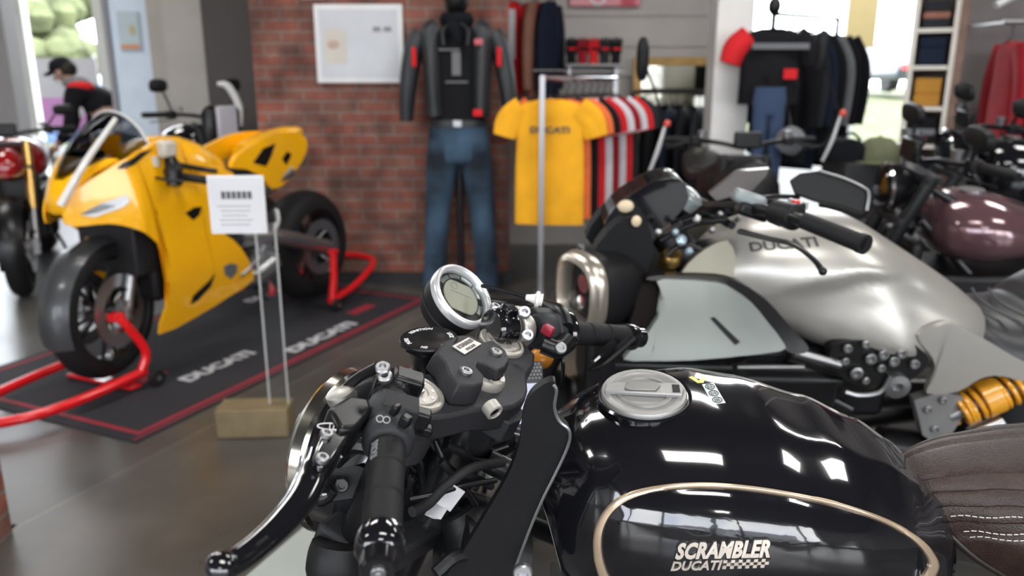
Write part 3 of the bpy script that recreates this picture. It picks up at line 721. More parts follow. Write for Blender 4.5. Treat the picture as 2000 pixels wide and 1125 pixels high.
o4 = sum(q4, Vector()) / 4 + Vector((0, 0, .002)); ux = (q4[2] - q4[3] + q4[1] - q4[0]); uy = (q4[0] - q4[3] + q4[1] - q4[2])
m = MB(MST); n_ = ux.normalized()
ux2 = ux.normalized(); uy2 = Vector((0, 0, 1)).cross(ux2)
text_on(m, 'SCRAMBLER', o4 + uy2 * .003, ux2, uy2, ux.length / 2 * .86, .006, .0006, bold=.02); text_on(m, 'DUCATI', o4 - uy2 * .005, ux2, uy2, ux.length / 2 * .5, .004, .0006, bold=.02)
m.build('plate_lettering', mat('engraved_grey', (.15, .14, .13), .5), plate)
for x, y in ((909, 727), (968, 689)): m = MB(MST); bolt(m, Matrix.Translation(sp(x, y, .0262)), .0078, .004); m.build('cover_bolt', steel, cover)
# ignition switch
ig = sp(838, 663, .012)
T = axis_frame(ig, MST.inverted().to_3x3() @ Vector((.02, -.10, 1)), (0, -1, 0))
m = MB(MST); m.lathe([(.020, -.06), (.024, -.014), (.034, -.006), (.0355, 0), (.0345, .002), (.020, .0015), (.017, .0005), (.0005, .0)], T, 36); ign = m.build('ignition_switch', satin, bike)
m = MB(MST)
for txt, a0 in (('ON', 20), ('OFF', 75), ('LOCK', 135), ('IGNITION', 235), ('PUSH', 320)):
    ww = .0038 * len(txt)
    def fn(u, v, t, a0=a0, ww=ww):
        a = R(a0) - (u - .5) * ww / .0265; r = .0245 + v * .0055
        return T @ Vector((r * math.cos(a), r * math.sin(a), .0021 + .0004 * t))
    put_text(m, txt, fn, bold=.02)
m.build('switch_lettering', white, ign)
# ---- gauge
gc = CAM + ray(902, 579) * 1.10
GN = Vector((.64, -.421, .639)).normalized(); GF = axis_frame(gc, GN, (.6, .3, -.3)) @ Matrix.Scale(.9, 4)
m = MB(); m.lathe([(.0005, -.062), (.03, -.062), (.043, -.05), (.050, -.034), (.0512, -.031), (.0488, -.029), (.0512, -.027), (.0545, -.004), (.0545, .0), (.0446, .0), (.0446, -.0075), (.0005, -.0078)], GF, 56); gauge = m.build('gauge_housing', plastic, bike, ang=30)
m = MB(); m.ringlathe([(.0545, -.006), (.0552, .002), (.0535, .0075), (.0495, .0085), (.0455, .006), (.0440, -.002), (.0445, -.006)], GF, 64); m.build('bezel', mat('bezel_silver', (.78, .78, .79), .25, metal=.6, coat=.3), gauge, ang=60)
m = MB(); m.lathe([(.0005, -.006), (.0442, -.006), (.0442, -.004), (.0005, -.004)], GF, 48); m.build('dial_plate', satin, gauge)
m = MB()
for a0, a1 in ((18, 50), (54, 86), (90, 122), (126, 158), (200, 228), (232, 260), (-32, -2)):
    P = [(.0345 * math.cos(R(a)), .0345 * math.sin(R(a))) for a in range(a0, a1 + 1, 4)] + [(.0415 * math.cos(R(a)), .0415 * math.sin(R(a))) for a in range(a1, a0 - 1, -4)]
    m = MB(); m.prism(P, -.0038, -.0025, GF); m.build('indicator_window', mat('indicator_chrome', (.5, .52, .5), .15, metal=.9), gauge)
m = MB(); P = []
for i in range(40):
    t = 2 * PI * i / 40; P.append((.0325 * math.cos(t) * (1 if math.sin(t) < .2 else 1), max(-.027, min(.027, .0325 * math.sin(t)))))
m.prism(P, -.0038, -.002, GF); m.build('lcd_display', mat('lcd_olive', (.31, .30, .235), .3, coat=.5), gauge)
m = MB(); m.tube([GF @ Vector(p) for p in ((-.02, .006, -.0018), (.02, .006, -.0018))], .0003, 4, 1); m.ringlathe([(.006, -.0019), (.0065, -.0019), (.0065, -.0016), (.006, -.0016)], GF @ Matrix.Translation((-.012, .017, 0)), 20); m.build('lcd_lines', mat('lcd_dark', (.12, .12, .09), .4), gauge)
m = MB(); m.lathe([(.0005, .0035), (.0440, .0025), (.0440, .0035), (.0005, .0048)], GF, 48); m.build('gauge_glass', glass, gauge)
m = MB(); m.tube([gc - GN * .03 + Vector((.01, -.02, -.05)), gc - GN * .05 + Vector((-.01, -.04, -.07)), MST @ Vector((-.03, .03, .01))], .011, 10); m.build('gauge_bracket', plastic, bike)
# ---- headlight and cowl
HD = (MBD.to_3x3() @ Matrix.Rotation(-.44, 3, 'Z') @ Vector((-1, 0, 0))).normalized(); HD = (HD + Vector((0, 0, -.04))).normalized()
hc = at(704, 886, 'y', .965); HF = axis_frame(hc, HD, (0, 0, 1))
m = MB(); m.lathe([(.0005, -.115), (.035, -.112), (.065, -.098), (.088, -.07), (.101, -.035), (.1055, -.004), (.1055, .018), (.100, .018), (.098, -.02), (.06, -.05), (.0005, -.055)], HF, 64); hl = m.build('headlight_bucket', gloss, bike)
m = MB(); m.ringlathe([(.1055, .010), (.110, .014), (.111, .028), (.105, .036), (.098, .032), (.098, .016)], HF, 64); m.build('headlight_rim', mat('rim_chrome', (.72, .68, .60), .14, metal=1), hl)
m = MB(); m.lathe([(.0985, .024), (.0985, .032), (.09, .050), (.07, .064), (.04, .073), (.0005, .076)], HF, 48, caps=False); m.lathe([(.0965, .023), (.0965, .030), (.088, .048), (.069, .061), (.04, .070), (.0005, .073)], HF, 48, caps=False); m.build('headlight_lens', lensm, hl)
m = MB(); m.lathe([(.097, .004), (.085, -.012), (.06, -.03), (.03, -.04), (.0005, -.04)], HF, 40, caps=False); m.lathe([(.0975, .002), (.086, -.014), (.061, -.032), (.03, -.042), (.0005, -.042)], HF, 40, caps=False); m.lathe([(.018, -.035), (.02, .0), (.0005, .01)], HF, 20); m.build('reflector', chrome, hl)
m = MB(); rs = []
for z, r, lift in ((.004, .1085, 0), (-.01, .111, .003), (-.04, .112, .012), (-.08, .106, .03), (-.115, .098, .048)):
    row = []
    for k in range(-9, 10):
        a = R(k * 8.5); row.append(HF @ Vector((r * math.cos(a) + lift, r * math.sin(a) * (1 + .0 * z), z)))
    inner = [HF @ (HF.inverted() @ p - Vector(((HF.inverted() @ p).x, (HF.inverted() @ p).y, 0)).normalized() * .003) for p in reversed(row)]
    rs.append(row + inner)
m.rings(rs); m.build('headlight_cowl', gloss, bike, ang=60)
m = MB(MST)
for s in (-1, 1): m = MB(MST); m.tube([(-.005, s * .103, -.09), (-.06, s * .112, -.11), MST.inverted() @ (hc - HD * .02 + MST.to_3x3() @ Vector((0, s * .10, 0)))], .010, 8); m.build('headlight_bracket', satin, bike)
# ---- handlebars
BD = Vector((.485, .874, -.012)).normalized(); BO = Vector((.030, .2148, .011))
def barframe(s, d=0, roll=0):
    if s < 0:
        Mi = MST.inverted(); o = Mi @ (CAM + ray(758, 862) * .768); e = Mi @ (CAM + ray(741, 1090) * .63); dr = (e - o).normalized()
        return axis_frame(o + dr * d, dr, (0, 0, 1)) @ Matrix.Rotation(roll, 4, 'Z')
    dr = Vector((BD.x, BD.y * s, BD.z)); o = Vector((BO.x, BO.y * s, BO.z)) + dr * d
    return axis_frame(o, dr, (0, 0, 1)) @ Matrix.Rotation(roll, 4, 'Z')
for s in (-1, 1):
    F = barframe(s); nm = 'left' if s < 0 else 'right'
    m = MB(MST); m.cyl(F @ Vector((0, 0, -.115)), F @ Vector((0, 0, .14)), .011, n=20); bar = m.build('handlebar', satin, bike)
    m = MB(MST @ F)    # rubber grip with its grooves and knurl
    pr = [(.0115, 0), (.0205, .0), (.021, .004), (.0205, .007), (.0168, .009)]
    z = .010 + (.006 if s < 0 else 0)
    while z < .122:
        pr += [(.0172, z), (.0168, z + .0012)]; z += .0024
        if abs(z - .045) < .0013 or abs(z - .085) < .0013: pr += [(.0152, z), (.0152, z + .0014)]; z += .0024
    pr += [(.0178, .124), (.0180, .130), (.0115, .130)]
    m.lathe(pr, I4, 36); grip = m.build('hand_grip', rubber, bike, ang=60)
    m = MB(MST @ F); m.lathe([(.0115, .127), (.0195, .128), (.0205, .134), (.0205, .146), (.018, .150), (.0155, .152), (.0155, .166), (.013, .169), (.007, .169), (.006, .164), (.0005, .164)], I4, 32); be = m.build('bar_end', gloss, bike)
    m = MB(MST @ F); bolt(m, Matrix.Translation((0, 0, .166)), .0065, .006); m.build('bar_end_screw', steel, be)
    # letters on the grip
    m = MB(MST @ F); a_c = R(10) if s > 0 else R(60)
    def fn(u, v, t, s=s, a_c=a_c):
        a = a_c + (v - .5) * .45; r = .0170 + .0012 * t; z = .018 + u * .024
        return Vector((r * math.cos(a), -r * math.sin(a) * 1, z)) if False else Vector((r * math.cos(a), r * math.sin(a), z))
    if s > 0:
        def fn(u, v, t): a = R(-62) + (v - .5) * .5; r = .0170 + .0013 * t; return Vector((r * math.cos(a), r * math.sin(a), .014 + u * .028))
    put_text(m, 'DUCATI', fn, bold=.02); m.build('grip_lettering', mat('grip_print', (.20, .20, .20), .5), grip)
# right-hand controls
F = barframe(1)
m = MB(MST @ F); m.lathe([(.012, -.012), (.030, -.010), (.033, -.004), (.033, -.001), (.028, .001), (.012, .001)], I4, 36); m.build('throttle_flange', gloss, bike)
m = MB(MST @ F); m.lathe([(.012, -.058), (.022, -.056), (.026, -.050), (.027, -.034), (.0245, -.030), (.027, -.027), (.0265, -.016), (.022, -.012)], I4, 30); m.box((.0, -.014, -.036), (.044, .03, .036)); sw = m.build('switch_housing', swgrey, bike, bevel=.002)
m = MB(); q = MST.inverted() @ (CAM + ray(1070, 645) * 1.075); m = MB(MST); m.box(q, (.016, .014, .014)); lab(m.build('engine_stop_button', mat('maroon_button', (.25, .012, .03), .35), sw, bevel=.003), 'dark red rocker button')
m = MB(MST @ F); m.lathe([(.011, -.092), (.021, -.09), (.0225, -.084), (.0225, -.074), (.0205, -.070), (.011, -.068)], I4, 30); m.box((-.0, -.016, -.082), (.05, .012, .018)); cl = m.build('brake_clamp', alu, bike, bevel=.002)
m = MB(MST)
for x, y in ((1023, 612), (1029, 657)):
    q = MST.inverted() @ (CAM + ray(x, y) * 1.045); bolt(m, axis_frame(q, MST.inverted().to_3x3() @ Vector((.2, -.75, .6))), .0085, .007)
m.build('clamp_bolt', steel, cl)
m = MB(MST @ F); m.lathe([(.013, -.135), (.024, -.134), (.0265, -.128), (.0265, -.112), (.024, -.104), (.024, -.100), (.013, -.098)], I4, 32); m.box((.028, 0, -.115), (.012, .018, .018)); m.build('clip_on_clamp', gloss, bike, bevel=.0015)
m = MB(MST)
for x, y in ((965, 605), (984, 607)):
    q = MST.inverted() @ (CAM + ray(x, y) * 1.07); bolt(m, Matrix.Translation(q), .007, .008)
m.build('clip_on_bolt', steel, bike)
# brake cylinder, hose, white cable boot
m = MB()
A = lambda x, y, d: CAM + ray(x, y) * d
m.tube([A(955, 592, 1.20), A(1000, 598, 1.20), A(1060, 600, 1.18), A(1095, 612, 1.14), A(1108, 640, 1.11)], [.010, .012, .012, .012, .009], 12); m.build("brake_cylinder", satin, bike)
m = MB(); m.tube([A(940, 558, 1.12), A(985, 568, 1.11), A(1030, 581, 1.10)], .0026, 8); stalk = m.build('cable', satin, bike)
T = axis_frame(A(1030, 581, 1.10), (A(1052, 585, 1.10) - A(1030, 581, 1.10)))
m = MB(T); m.lathe([(.0005, -.003), (.004, -.002), (.0055, .005), (.007, .010), (.0115, .012), (.0115, .016), (.008, .018), (.0095, .021), (.0005, .022)], I4, 20); m.build('cable_boot', mat('boot_white', (.72, .70, .66), .45), stalk)
# brake lever under the right grip
m = MB(); m.tube([A(1152, 722, 1.12), A(1172, 712, 1.13), A(1202, 688, 1.15), A(1234, 660, 1.17)], [.004, .007, .008, .008], 8, flat=.6); rl = m.build('brake_lever', satin, bike)
m = MB(); m.tube([A(1158, 706, 1.12), A(1178, 688, 1.13), A(1200, 670, 1.15)], [.004, .006, .006], 8); m.build('lever_edge', gloss, rl)
q = A(1098, 655, 1.09); m = MB(); m.tube([A(1060, 672, 1.08), A(1090, 682, 1.08), A(1108, 665, 1.10)], .013, 10); m.build('lever_pivot', satin, bike)
m = MB(); bolt(m, axis_frame(A(1095, 681, 1.065), Vector((.1, -.8, .5))), .008, .006); m.build('pivot_bolt', steel, bike)
m = MB(); m.tube([A(1098, 690, 1.10), A(1100, 715, 1.10), A(1097, 760, 1.12)], .003, 6); m.build('throttle_cable', satin, bike)
# amber turn signal at the far side
m = MB(); m.ball((0, 0, 0), (.02, .02, .016), 16, Matrix.Translation(A(1056, 700, 1.22))); m.build('turn_signal', amber, bike)
# left-hand controls
F = barframe(-1); FW = MST @ F
m = MB(FW); m.lathe([(.012, .012), (.021, .010), (.0250, .004), (.0255, -.008), (.0235, -.014), (.0225, -.018), (.0245, -.022), (.0255, -.050), (.0240, -.056), (.020, -.060), (.012, -.062)], I4, 40)
m.box((.008, -.004, -.038), (.034, .038, .028)); sw = m.build('switch_housing', swgrey, bike, bevel=.002)
m = MB(MST)
for (x, y, sx) in ((792, 822, .010), (772, 800, .007)): m.box(MST.inverted() @ A(x, y, .752), (sx, .010, .012))
m.build('horn_button', satin, sw, bevel=.002)
m = MB(FW); m.box((.0, -.030, -.050), (.026, .022, .016)); m.box((-.008, -.038, -.048), (.012, .02, .012)); m.build('turn_switch', satin, sw, bevel=.003)
m = MB(FW); m.box((.012, -.006, -.058), (.040, .001, .001)); m.build('housing_seam', satin, sw)
q0 = MST.inverted() @ A(749, 820, .735); 
m = MB(MST)
for k, (x, y) in enumerate(((742, 818), (755, 820))):
    q = A(x, y, .7425 + .0); m2 = axis_frame(MST.inverted() @ q, MST.inverted().to_3x3() @ Vector((.15, -.75, .64)))
    m.ringlathe([(.0028, 0), (.0036, 0), (.0036, .0006), (.0028, .0006)], m2, 12)
m.build('housing_mark', mat('print_grey', (.35, .35, .36), .5), sw)
m = MB(FW); m.lathe([(.012, -.108), (.019, -.106), (.0215, -.100), (.0215, -.070), (.019, -.064)], I4, 32); m.box((.012, -.012, -.092), (.026, .034, .026)); m.build('clip_on_clamp', satin, bike, bevel=.004)
m = MB()
for x, y in ((748, 722), (752, 738)): bolt(m, axis_frame(A(x, y, .80), Vector((.05, -.6, .8))), .0075, .006)
m.build('clamp_bolt', steel, bike)
m = MB(); m.tube([A(739, 716, .84), A(700, 738, .86), A(672, 765, .87), A(655, 800, .87)], .006, 10); m.build('clutch_hose', satin, bike)
m = MB(); m.tube([A(735, 735, .83), A(726, 765, .83), A(716, 800, .83)], .002, 6); m.build('switch_wire', satin, bike)
m = MB(); m.lathe([(.0005, -.006), (.015, -.006), (.0165, 0), (.016, .006), (.010, .009), (.0005, .010)], axis_frame(A(668, 776, .86), (-.3, -.1, 1)), 24); m.build('hose_fitting', alu, bike)
# clutch perch and lever
m = MB(MST); P = [sp(x, y, .012) for x, y in ((612, 892), (627, 848), (655, 822), (682, 818), (690, 842), (672, 870), (650, 902), (628, 912))]
m.prism(P, -.022, .012); perch = m.build('clutch_perch', gloss, bike, bevel=.004)
m = MB(MST); P = [sp(x, y, .018) for x, y in ((640, 795), (682, 770), (722, 776), (728, 800), (700, 835), (665, 838))]; m.prism(P, -.02, .018); m.build('perch_body', satin, perch, bevel=.005)
m = MB(MST)
T = Matrix.Translation(sp(646, 833, .0125))
loop = [T @ Vector((.0075 * math.cos(t) + .0035 * math.sin(t), .013 * math.cos(t) * .35 + .010 * math.sin(t), 0)) for t in [2 * PI * i / 24 for i in range(24)]]
m.tube(loop, .0007, 5, 1, True); m.tube([T @ Vector((-.004, .004, 0)), T @ Vector((.001, -.003, 0)), T @ Vector((.006, -.004, 0))], .0006, 5, 1); m.tube([T @ Vector((-.001, .007, 0)), T @ Vector((.003, 0, 0)), T @ Vector((.007, -.001, 0))], .0006, 5, 1)
m.build('maker_emblem', mat('print_white', (.6, .6, .6), .4), perch)
m = MB(MST); bolt(m, Matrix.Translation(sp(637, 850, .0125)), .006, .004); m.build('perch_bolt', steel, perch); m = MB(MST); bolt(m, Matrix.Translation(sp(628, 899, .0125)), .006, .005); m.build('perch_bolt', steel, perch)
LV = [(618, 888, -.004), (612, 915, -.004), (603, 945, -.005), (580, 985, -.006), (545, 1025, -.008), (505, 1062, -.009), (465, 1092, -.010), (434, 1108, -.010)]
m = MB(MST); m.tube([sp(x, y, n) for x, y, n in LV], [.012, .0135, .014, .013, .012, .011, .0105, .011], 16, 8, flat=.7); m.ball(sp(434, 1105, -.010), (.0125, .0125, .010)); lev = m.build('clutch_lever', gloss, bike, ang=60)
m = MB(MST); P = [sp(x, y, -.001) for x, y in ((498, 1064), (520, 1048), (524, 1052), (502, 1070))]; m.prism(P, -.004, .0005); m.build('lever_slot', satin, lev)
# turn signal on the near side
m = MB(); c = A(668, 944, .93); T = axis_frame(c, (.1, -.9, .3), (1, 0, .1))
m.prism([(.024 * math.cos(t) + (.012 if math.cos(t) > 0 else -.012), .021 * math.sin(t)) for t in [2 * PI * i / 28 for i in range(28)]], -.012, .0, T); tsb = m.build('signal_bracket', plastic, bike, bevel=.002)
m = MB(); bolt(m, axis_frame(A(668, 947, .915), (.1, -.9, .3)), .0085, .005); m.build('bracket_bolt', satin, tsb)
m = MB(); T = axis_frame(A(605, 962, .90), A(655, 963, .90) - A(605, 962, .90)); m.lathe([(.0005, -.004), (.012, 0), (.0165, .009), (.0155, .018), (.009, .026), (.002, .031), (.0005, .0315)], T, 28); m.build('turn_signal', gloss, bike)
# cables and hoses between the forks and the frame
random.seed(3)
HS = [[(870, 868, .90), (905, 885, .92), (925, 900, .95), (960, 905, .97), (985, 900, .99)],
      [(805, 1000, .86), (835, 985, .88), (870, 950, .90), (920, 915, .92), (982, 902, .96)],
      [(800, 975, .88), (850, 965, .89), (900, 950, .91), (968, 938, .95)],
      [(862, 900, .93), (890, 925, .94), (930, 935, .95), (960, 950, .97)],
      [(850, 860, .95), (868, 900, .95), (882, 925, .94), (905, 950, .95), (930, 985, .96)],
      [(830, 1030, .90), (860, 985, .92), (905, 965, .95), (945, 975, .97)],
      [(905, 840, .99), (925, 870, .98), (955, 880, .99), (990, 870, 1.0)]]
for i, h in enumerate(HS):
    m = MB(); m.tube([A(*p) for p in h], (.0055, .0062, .0035, .005, .0045, .004, .006)[i], 10); m.build('hose', (satin, rubber)[i % 2], bike)
m = MB(); m.tube([A(845, 1010, .9), A(880, 955, .93)], .011, 4, 1, flat=.25); m.build('wiring_label', mat('label_white', (.42, .42, .43), .5), bike)
m = MB(); m.box((0, 0, 0), (.022, .002, .03), Matrix.Translation(A(878, 970, .905)) @ Matrix.Rotation(R(35), 4, 'Y')); m.build('cable_tag', mat('label_white', (.7, .7, .7)), bike)
m = MB(); m.box((0, 0, 0), (.05, .04, .035), Matrix.Translation(A(870, 835, .99)) @ Matrix.Rotation(R(-25), 4, 'Y')); m.tube([A(905, 865, 1.0), A(950, 870, 1.02), A(985, 855, 1.05)], .022, 12); m.tube([A(900, 990, 1.0), A(935, 1050, 1.0), A(950, 1140, 1.0)], [.03, .05, .05], 14); m.build('horn_and_airbox', dark, bike, bevel=.004)
m = MB(); m.cyl(A(880, 1070, .98), A(1000, 1085, 1.02), .05); m.tube([A(850, 1120, .9), A(900, 1085, .92), A(980, 1100, .96)], .008, 8); m.build('oil_cooler', dark, bike)
m = MB(); bolt(m, axis_frame(A(1021, 1116, .84), (0, -1, .1)), .0105, .008); m.build('frame_bolt', steel, bike)
# near the lower left: a fork boot and wheel-side cover below the grip
m = MB(); m.tube([A(660, 1060, .92), A(655, 1100, .92), A(665, 1170, .93)], [.03, .034, .03], 14); m.build('fork_guard', plastic, bike)
# patterned price display on the far side of the clamp
pd = A(1028, 760, 1.115); Tp = frame(pd, Vector((1, .12, 0)).normalized(), Vector((-.05, .45, .89)).normalized(), Vector((1, .12, 0)).normalized().cross(Vector((-.05, .45, .89)).normalized()))
t = thing('shelf_display', 'lilac screen with dotted grey header behind the top clamp of the near motorcycle', 'display', (pd.x, pd.y, pd.z - .05))
m = MB(Tp); m.box((0, -.01, 0), (.048, .095, .006)); m.build('screen_body', mat('display_grey', (.10, .10, .11), .5), t, bevel=.001)
m = MB(Tp); m.box((-.001, -.02, .0033), (.042, .055, .001)); m.build('screen', mat('lilac_screen', (.55, .58, .75), .3, emit=.5), t)
m = MB(Tp)
for i in range(9):
    for j in range(5): m.lathe([(.0005, .003), (.0017, .003), (.0017, .0038), (.0005, .0038)], Matrix.Translation((-.0195 + i * .0048 + (j % 2) * .0024, .0145 + j * .005, 0)), 6)
m.build('dotted_header', mat('dot_grey', (.35, .35, .36), .5), t)
# ================================================================ helpers for the other motorcycles
def bikeframe(x, y, ang, z=0, lean=0):
    X = Vector((math.cos(ang), math.sin(ang), 0)); Yv = Vector((-math.sin(ang), math.cos(ang), 0)); Z = Vector((0, 0, 1))
    Y2 = Yv * math.cos(lean) + Z * math.sin(lean); Z2 = Z * math.cos(lean) - Yv * math.sin(lean)
    return frame(Vector((x, y, z)), X, Y2, Z2)
def surf(px, py, M, fn, s=-1):
    y = .2
    for _ in range(12):
        p = at(px, py, 'y', s * y, M); y = .5 * y + .5 * fn(p.x, p.z)
    return p
def px_shell(name, P, M, fn, mt, parent, thick=.012, step=.05, both=True, smooth_k=3, s=-1, **k):
    q = [surf(x, y, M, fn, s) for x, y in P]
    q = [(p.x, p.z) for p in (catmull([Vector((p.x, 0, p.z)) for p in q], smooth_k, True) if smooth_k > 1 else q)]
    o = MB(M).shell(q, fn, thick, step, s).build(name, mt, parent, **k)
    if both: MB(M).shell(q, fn, thick, step, -s).build(name, mt, parent, **k)
    return o
def sloft(M, tab, name, mt, parent, n=2.3, m=28, mod=None, **k):
    """tab rows: x, half width, top, bottom"""
    rs = []
    for x, w_, zt, zb in tab:
        zm = zb + (zt - zb) * .45; r = []
        for i in range(m):
            t = 2 * PI * i / m; c, s = math.cos(t), math.sin(t)
            r.append(Vector((x, w_ * math.copysign(abs(c) ** (2 / n), c), zm + (zt - zm if s > 0 else zm - zb) * math.copysign(abs(s) ** (2 / n), s))))
        rs.append(r)
    n_ = len(rs); cols = [catmull([r[i] for r in rs], 4) for i in range(m)]
    rs = [[c[j] for c in cols] for j in range(len(cols[0]))]
    if mod: rs = [[mod(p) for p in r] for r in rs]
    return MB(M).rings(rs).build(name, mt, parent, ang=60, **k)
def front_end(M, parent, forkm, R_=.30, rake=.42, headh=.95, w_=.10, tubes=.025, fend=None, hug=True, steerx=None):
    sx = math.tan(rake) * (headh - R_)
    for s in (-1, 1):
        m = MB(M); m.cyl((sx, s * w_, headh), (sx * .35, s * w_, R_ + (headh - R_) * .35), tubes + .003, n=16); m.build('fork_tube', forkm, parent)
        m = MB(M); m.cyl((sx * .4, s * w_, R_ + (headh - R_) * .4), (0, s * w_, R_ - .03), tubes - .004, n=14); m.box((-.0, s * (w_ - .005), R_), (.05, .04, .09)); m.build('fork_slider', steel, parent)
        m = MB(M); m.box((.05, s * (w_ - .01), R_ + .04), (.06, .04, .11)); m.build('brake_caliper', satin, parent, bevel=.008)
    m = MB(M); m.cyl((0, -w_ - .02, R_), (0, w_ + .02, R_), .014); m.build('axle', steel, parent)
    m = MB(M); m.box((sx, 0, headh - .01), (.06, w_ * 2 + .05, .03)); m.build('upper_clamp', darkgrey, parent, bevel=.006); m = MB(M); m.box((sx * .75, 0, R_ + (headh - R_) * .75), (.06, w_ * 2 + .05, .035)); m.build('fork_clamp', darkgrey, parent, bevel=.006)
    if fend:
        m = MB(M); rs = []
        for i in range(13):
            a = R(-25 + 11 * i); r = R_ + .018
            row = [(-r * math.sin(a) * (1 - abs(v) * 1.2), v, R_ + r * math.cos(a) * (1 - abs(v) * 1.2)) for v in (-.07, -.045, 0, .045, .07)]
            rs.append(row + [(p[0] * .99, p[1] * .93, R_ + (p[2] - R_) * .985) for p in reversed(row)])
        m.rings(rs); m.build('front_fender', fend, parent, ang=60)
    return sx
def mirror(M, p0, p1, size, parent, mt=plastic, face=(1, 0, .1)):
    m = MB(M); p0 = Vector(p0); p1 = Vector(p1); m.tube([p0, p0.lerp(p1, .5) + Vector((0, 0, .02)), p1], .006, 8); st = m.build('mirror_stem', mt, parent)
    T = axis_frame(p1, face, (0, 0, 1))
    m = MB(M @ T); P = [(size[1] * .5 * math.copysign(abs(math.cos(t)) ** .7, math.cos(t)), size[0] * .5 * math.copysign(abs(math.sin(t)) ** .7, math.sin(t))) for t in [2 * PI * i / 24 for i in range(24)]]
    m.rings([[Vector((x * k, y * k, z)) for x, y in P] for k, z in ((.5, -.03), (.9, -.018), (1, 0), (.97, .003))]); hs = m.build('mirror_housing', mt, st)
    m = MB(M @ T); m.rings([[Vector((x * .92, y * .92, z)) for x, y in P] for z in (.0032, .0045)]); m.build('mirror_glass', chrome, hs)
def bars(M, sx, h, half, parent, pull=.12, barm=satin, guard=None, mirrors=None, rise=.03, leverz=-.02):
    m = MB(M); m.tube([(sx + pull, -half, h), (sx + pull * .55, -half * .62, h + .0), (sx, -half * .3, h - rise * .3), (sx - .01, 0, h - rise), (sx, half * .3, h - rise * .3), (sx + pull * .55, half * .62, h), (sx + pull, half, h)], .0115, 12); m.build('handlebar', barm, parent)
    for s in (-1, 1):
        a = Vector((sx + pull, s * half, h)); b = Vector((sx + pull * .55, s * half * .62, h)); d = (b - a)
        m = MB(M); m.cyl(a, a + d * .82, .0175, n=18); m.cyl(a - d.normalized() * .015, a, .015, n=16); m.build('hand_grip', rubber, parent)
        m = MB(M); m.box(b + Vector((-.005, 0, 0)), (.05, .05, .045)); sw = m.build('switch_housing', plastic, parent, bevel=.008)
        m = MB(M); m.box(b + Vector((.022, 0, .008)), (.01, .012, .014)); m.build('stop_button', red, sw)
        m = MB(M); m.lathe([(.0005, -.02), (.018, -.018), (.022, .015), (.0005, .018)], Matrix.Translation(b + Vector((-.06, -s * .02, .035))), 16); m.build('fluid_reservoir', white if guard else steel, parent)
        m = MB(M); m.tube([b + Vector((-.06, 0, leverz)), a.lerp(b, .55) + Vector((-.075, 0, leverz - .01)), a + Vector((-.045, 0, leverz - .02))], [.008, .006, .007], 8, flat=.6); m.build('hand_lever', satin, parent)
        if mirrors: mirror(M, b + Vector((-.02, 0, .02)), b + Vector((mirrors[0], s * mirrors[1], mirrors[2])), mirrors[3], parent)
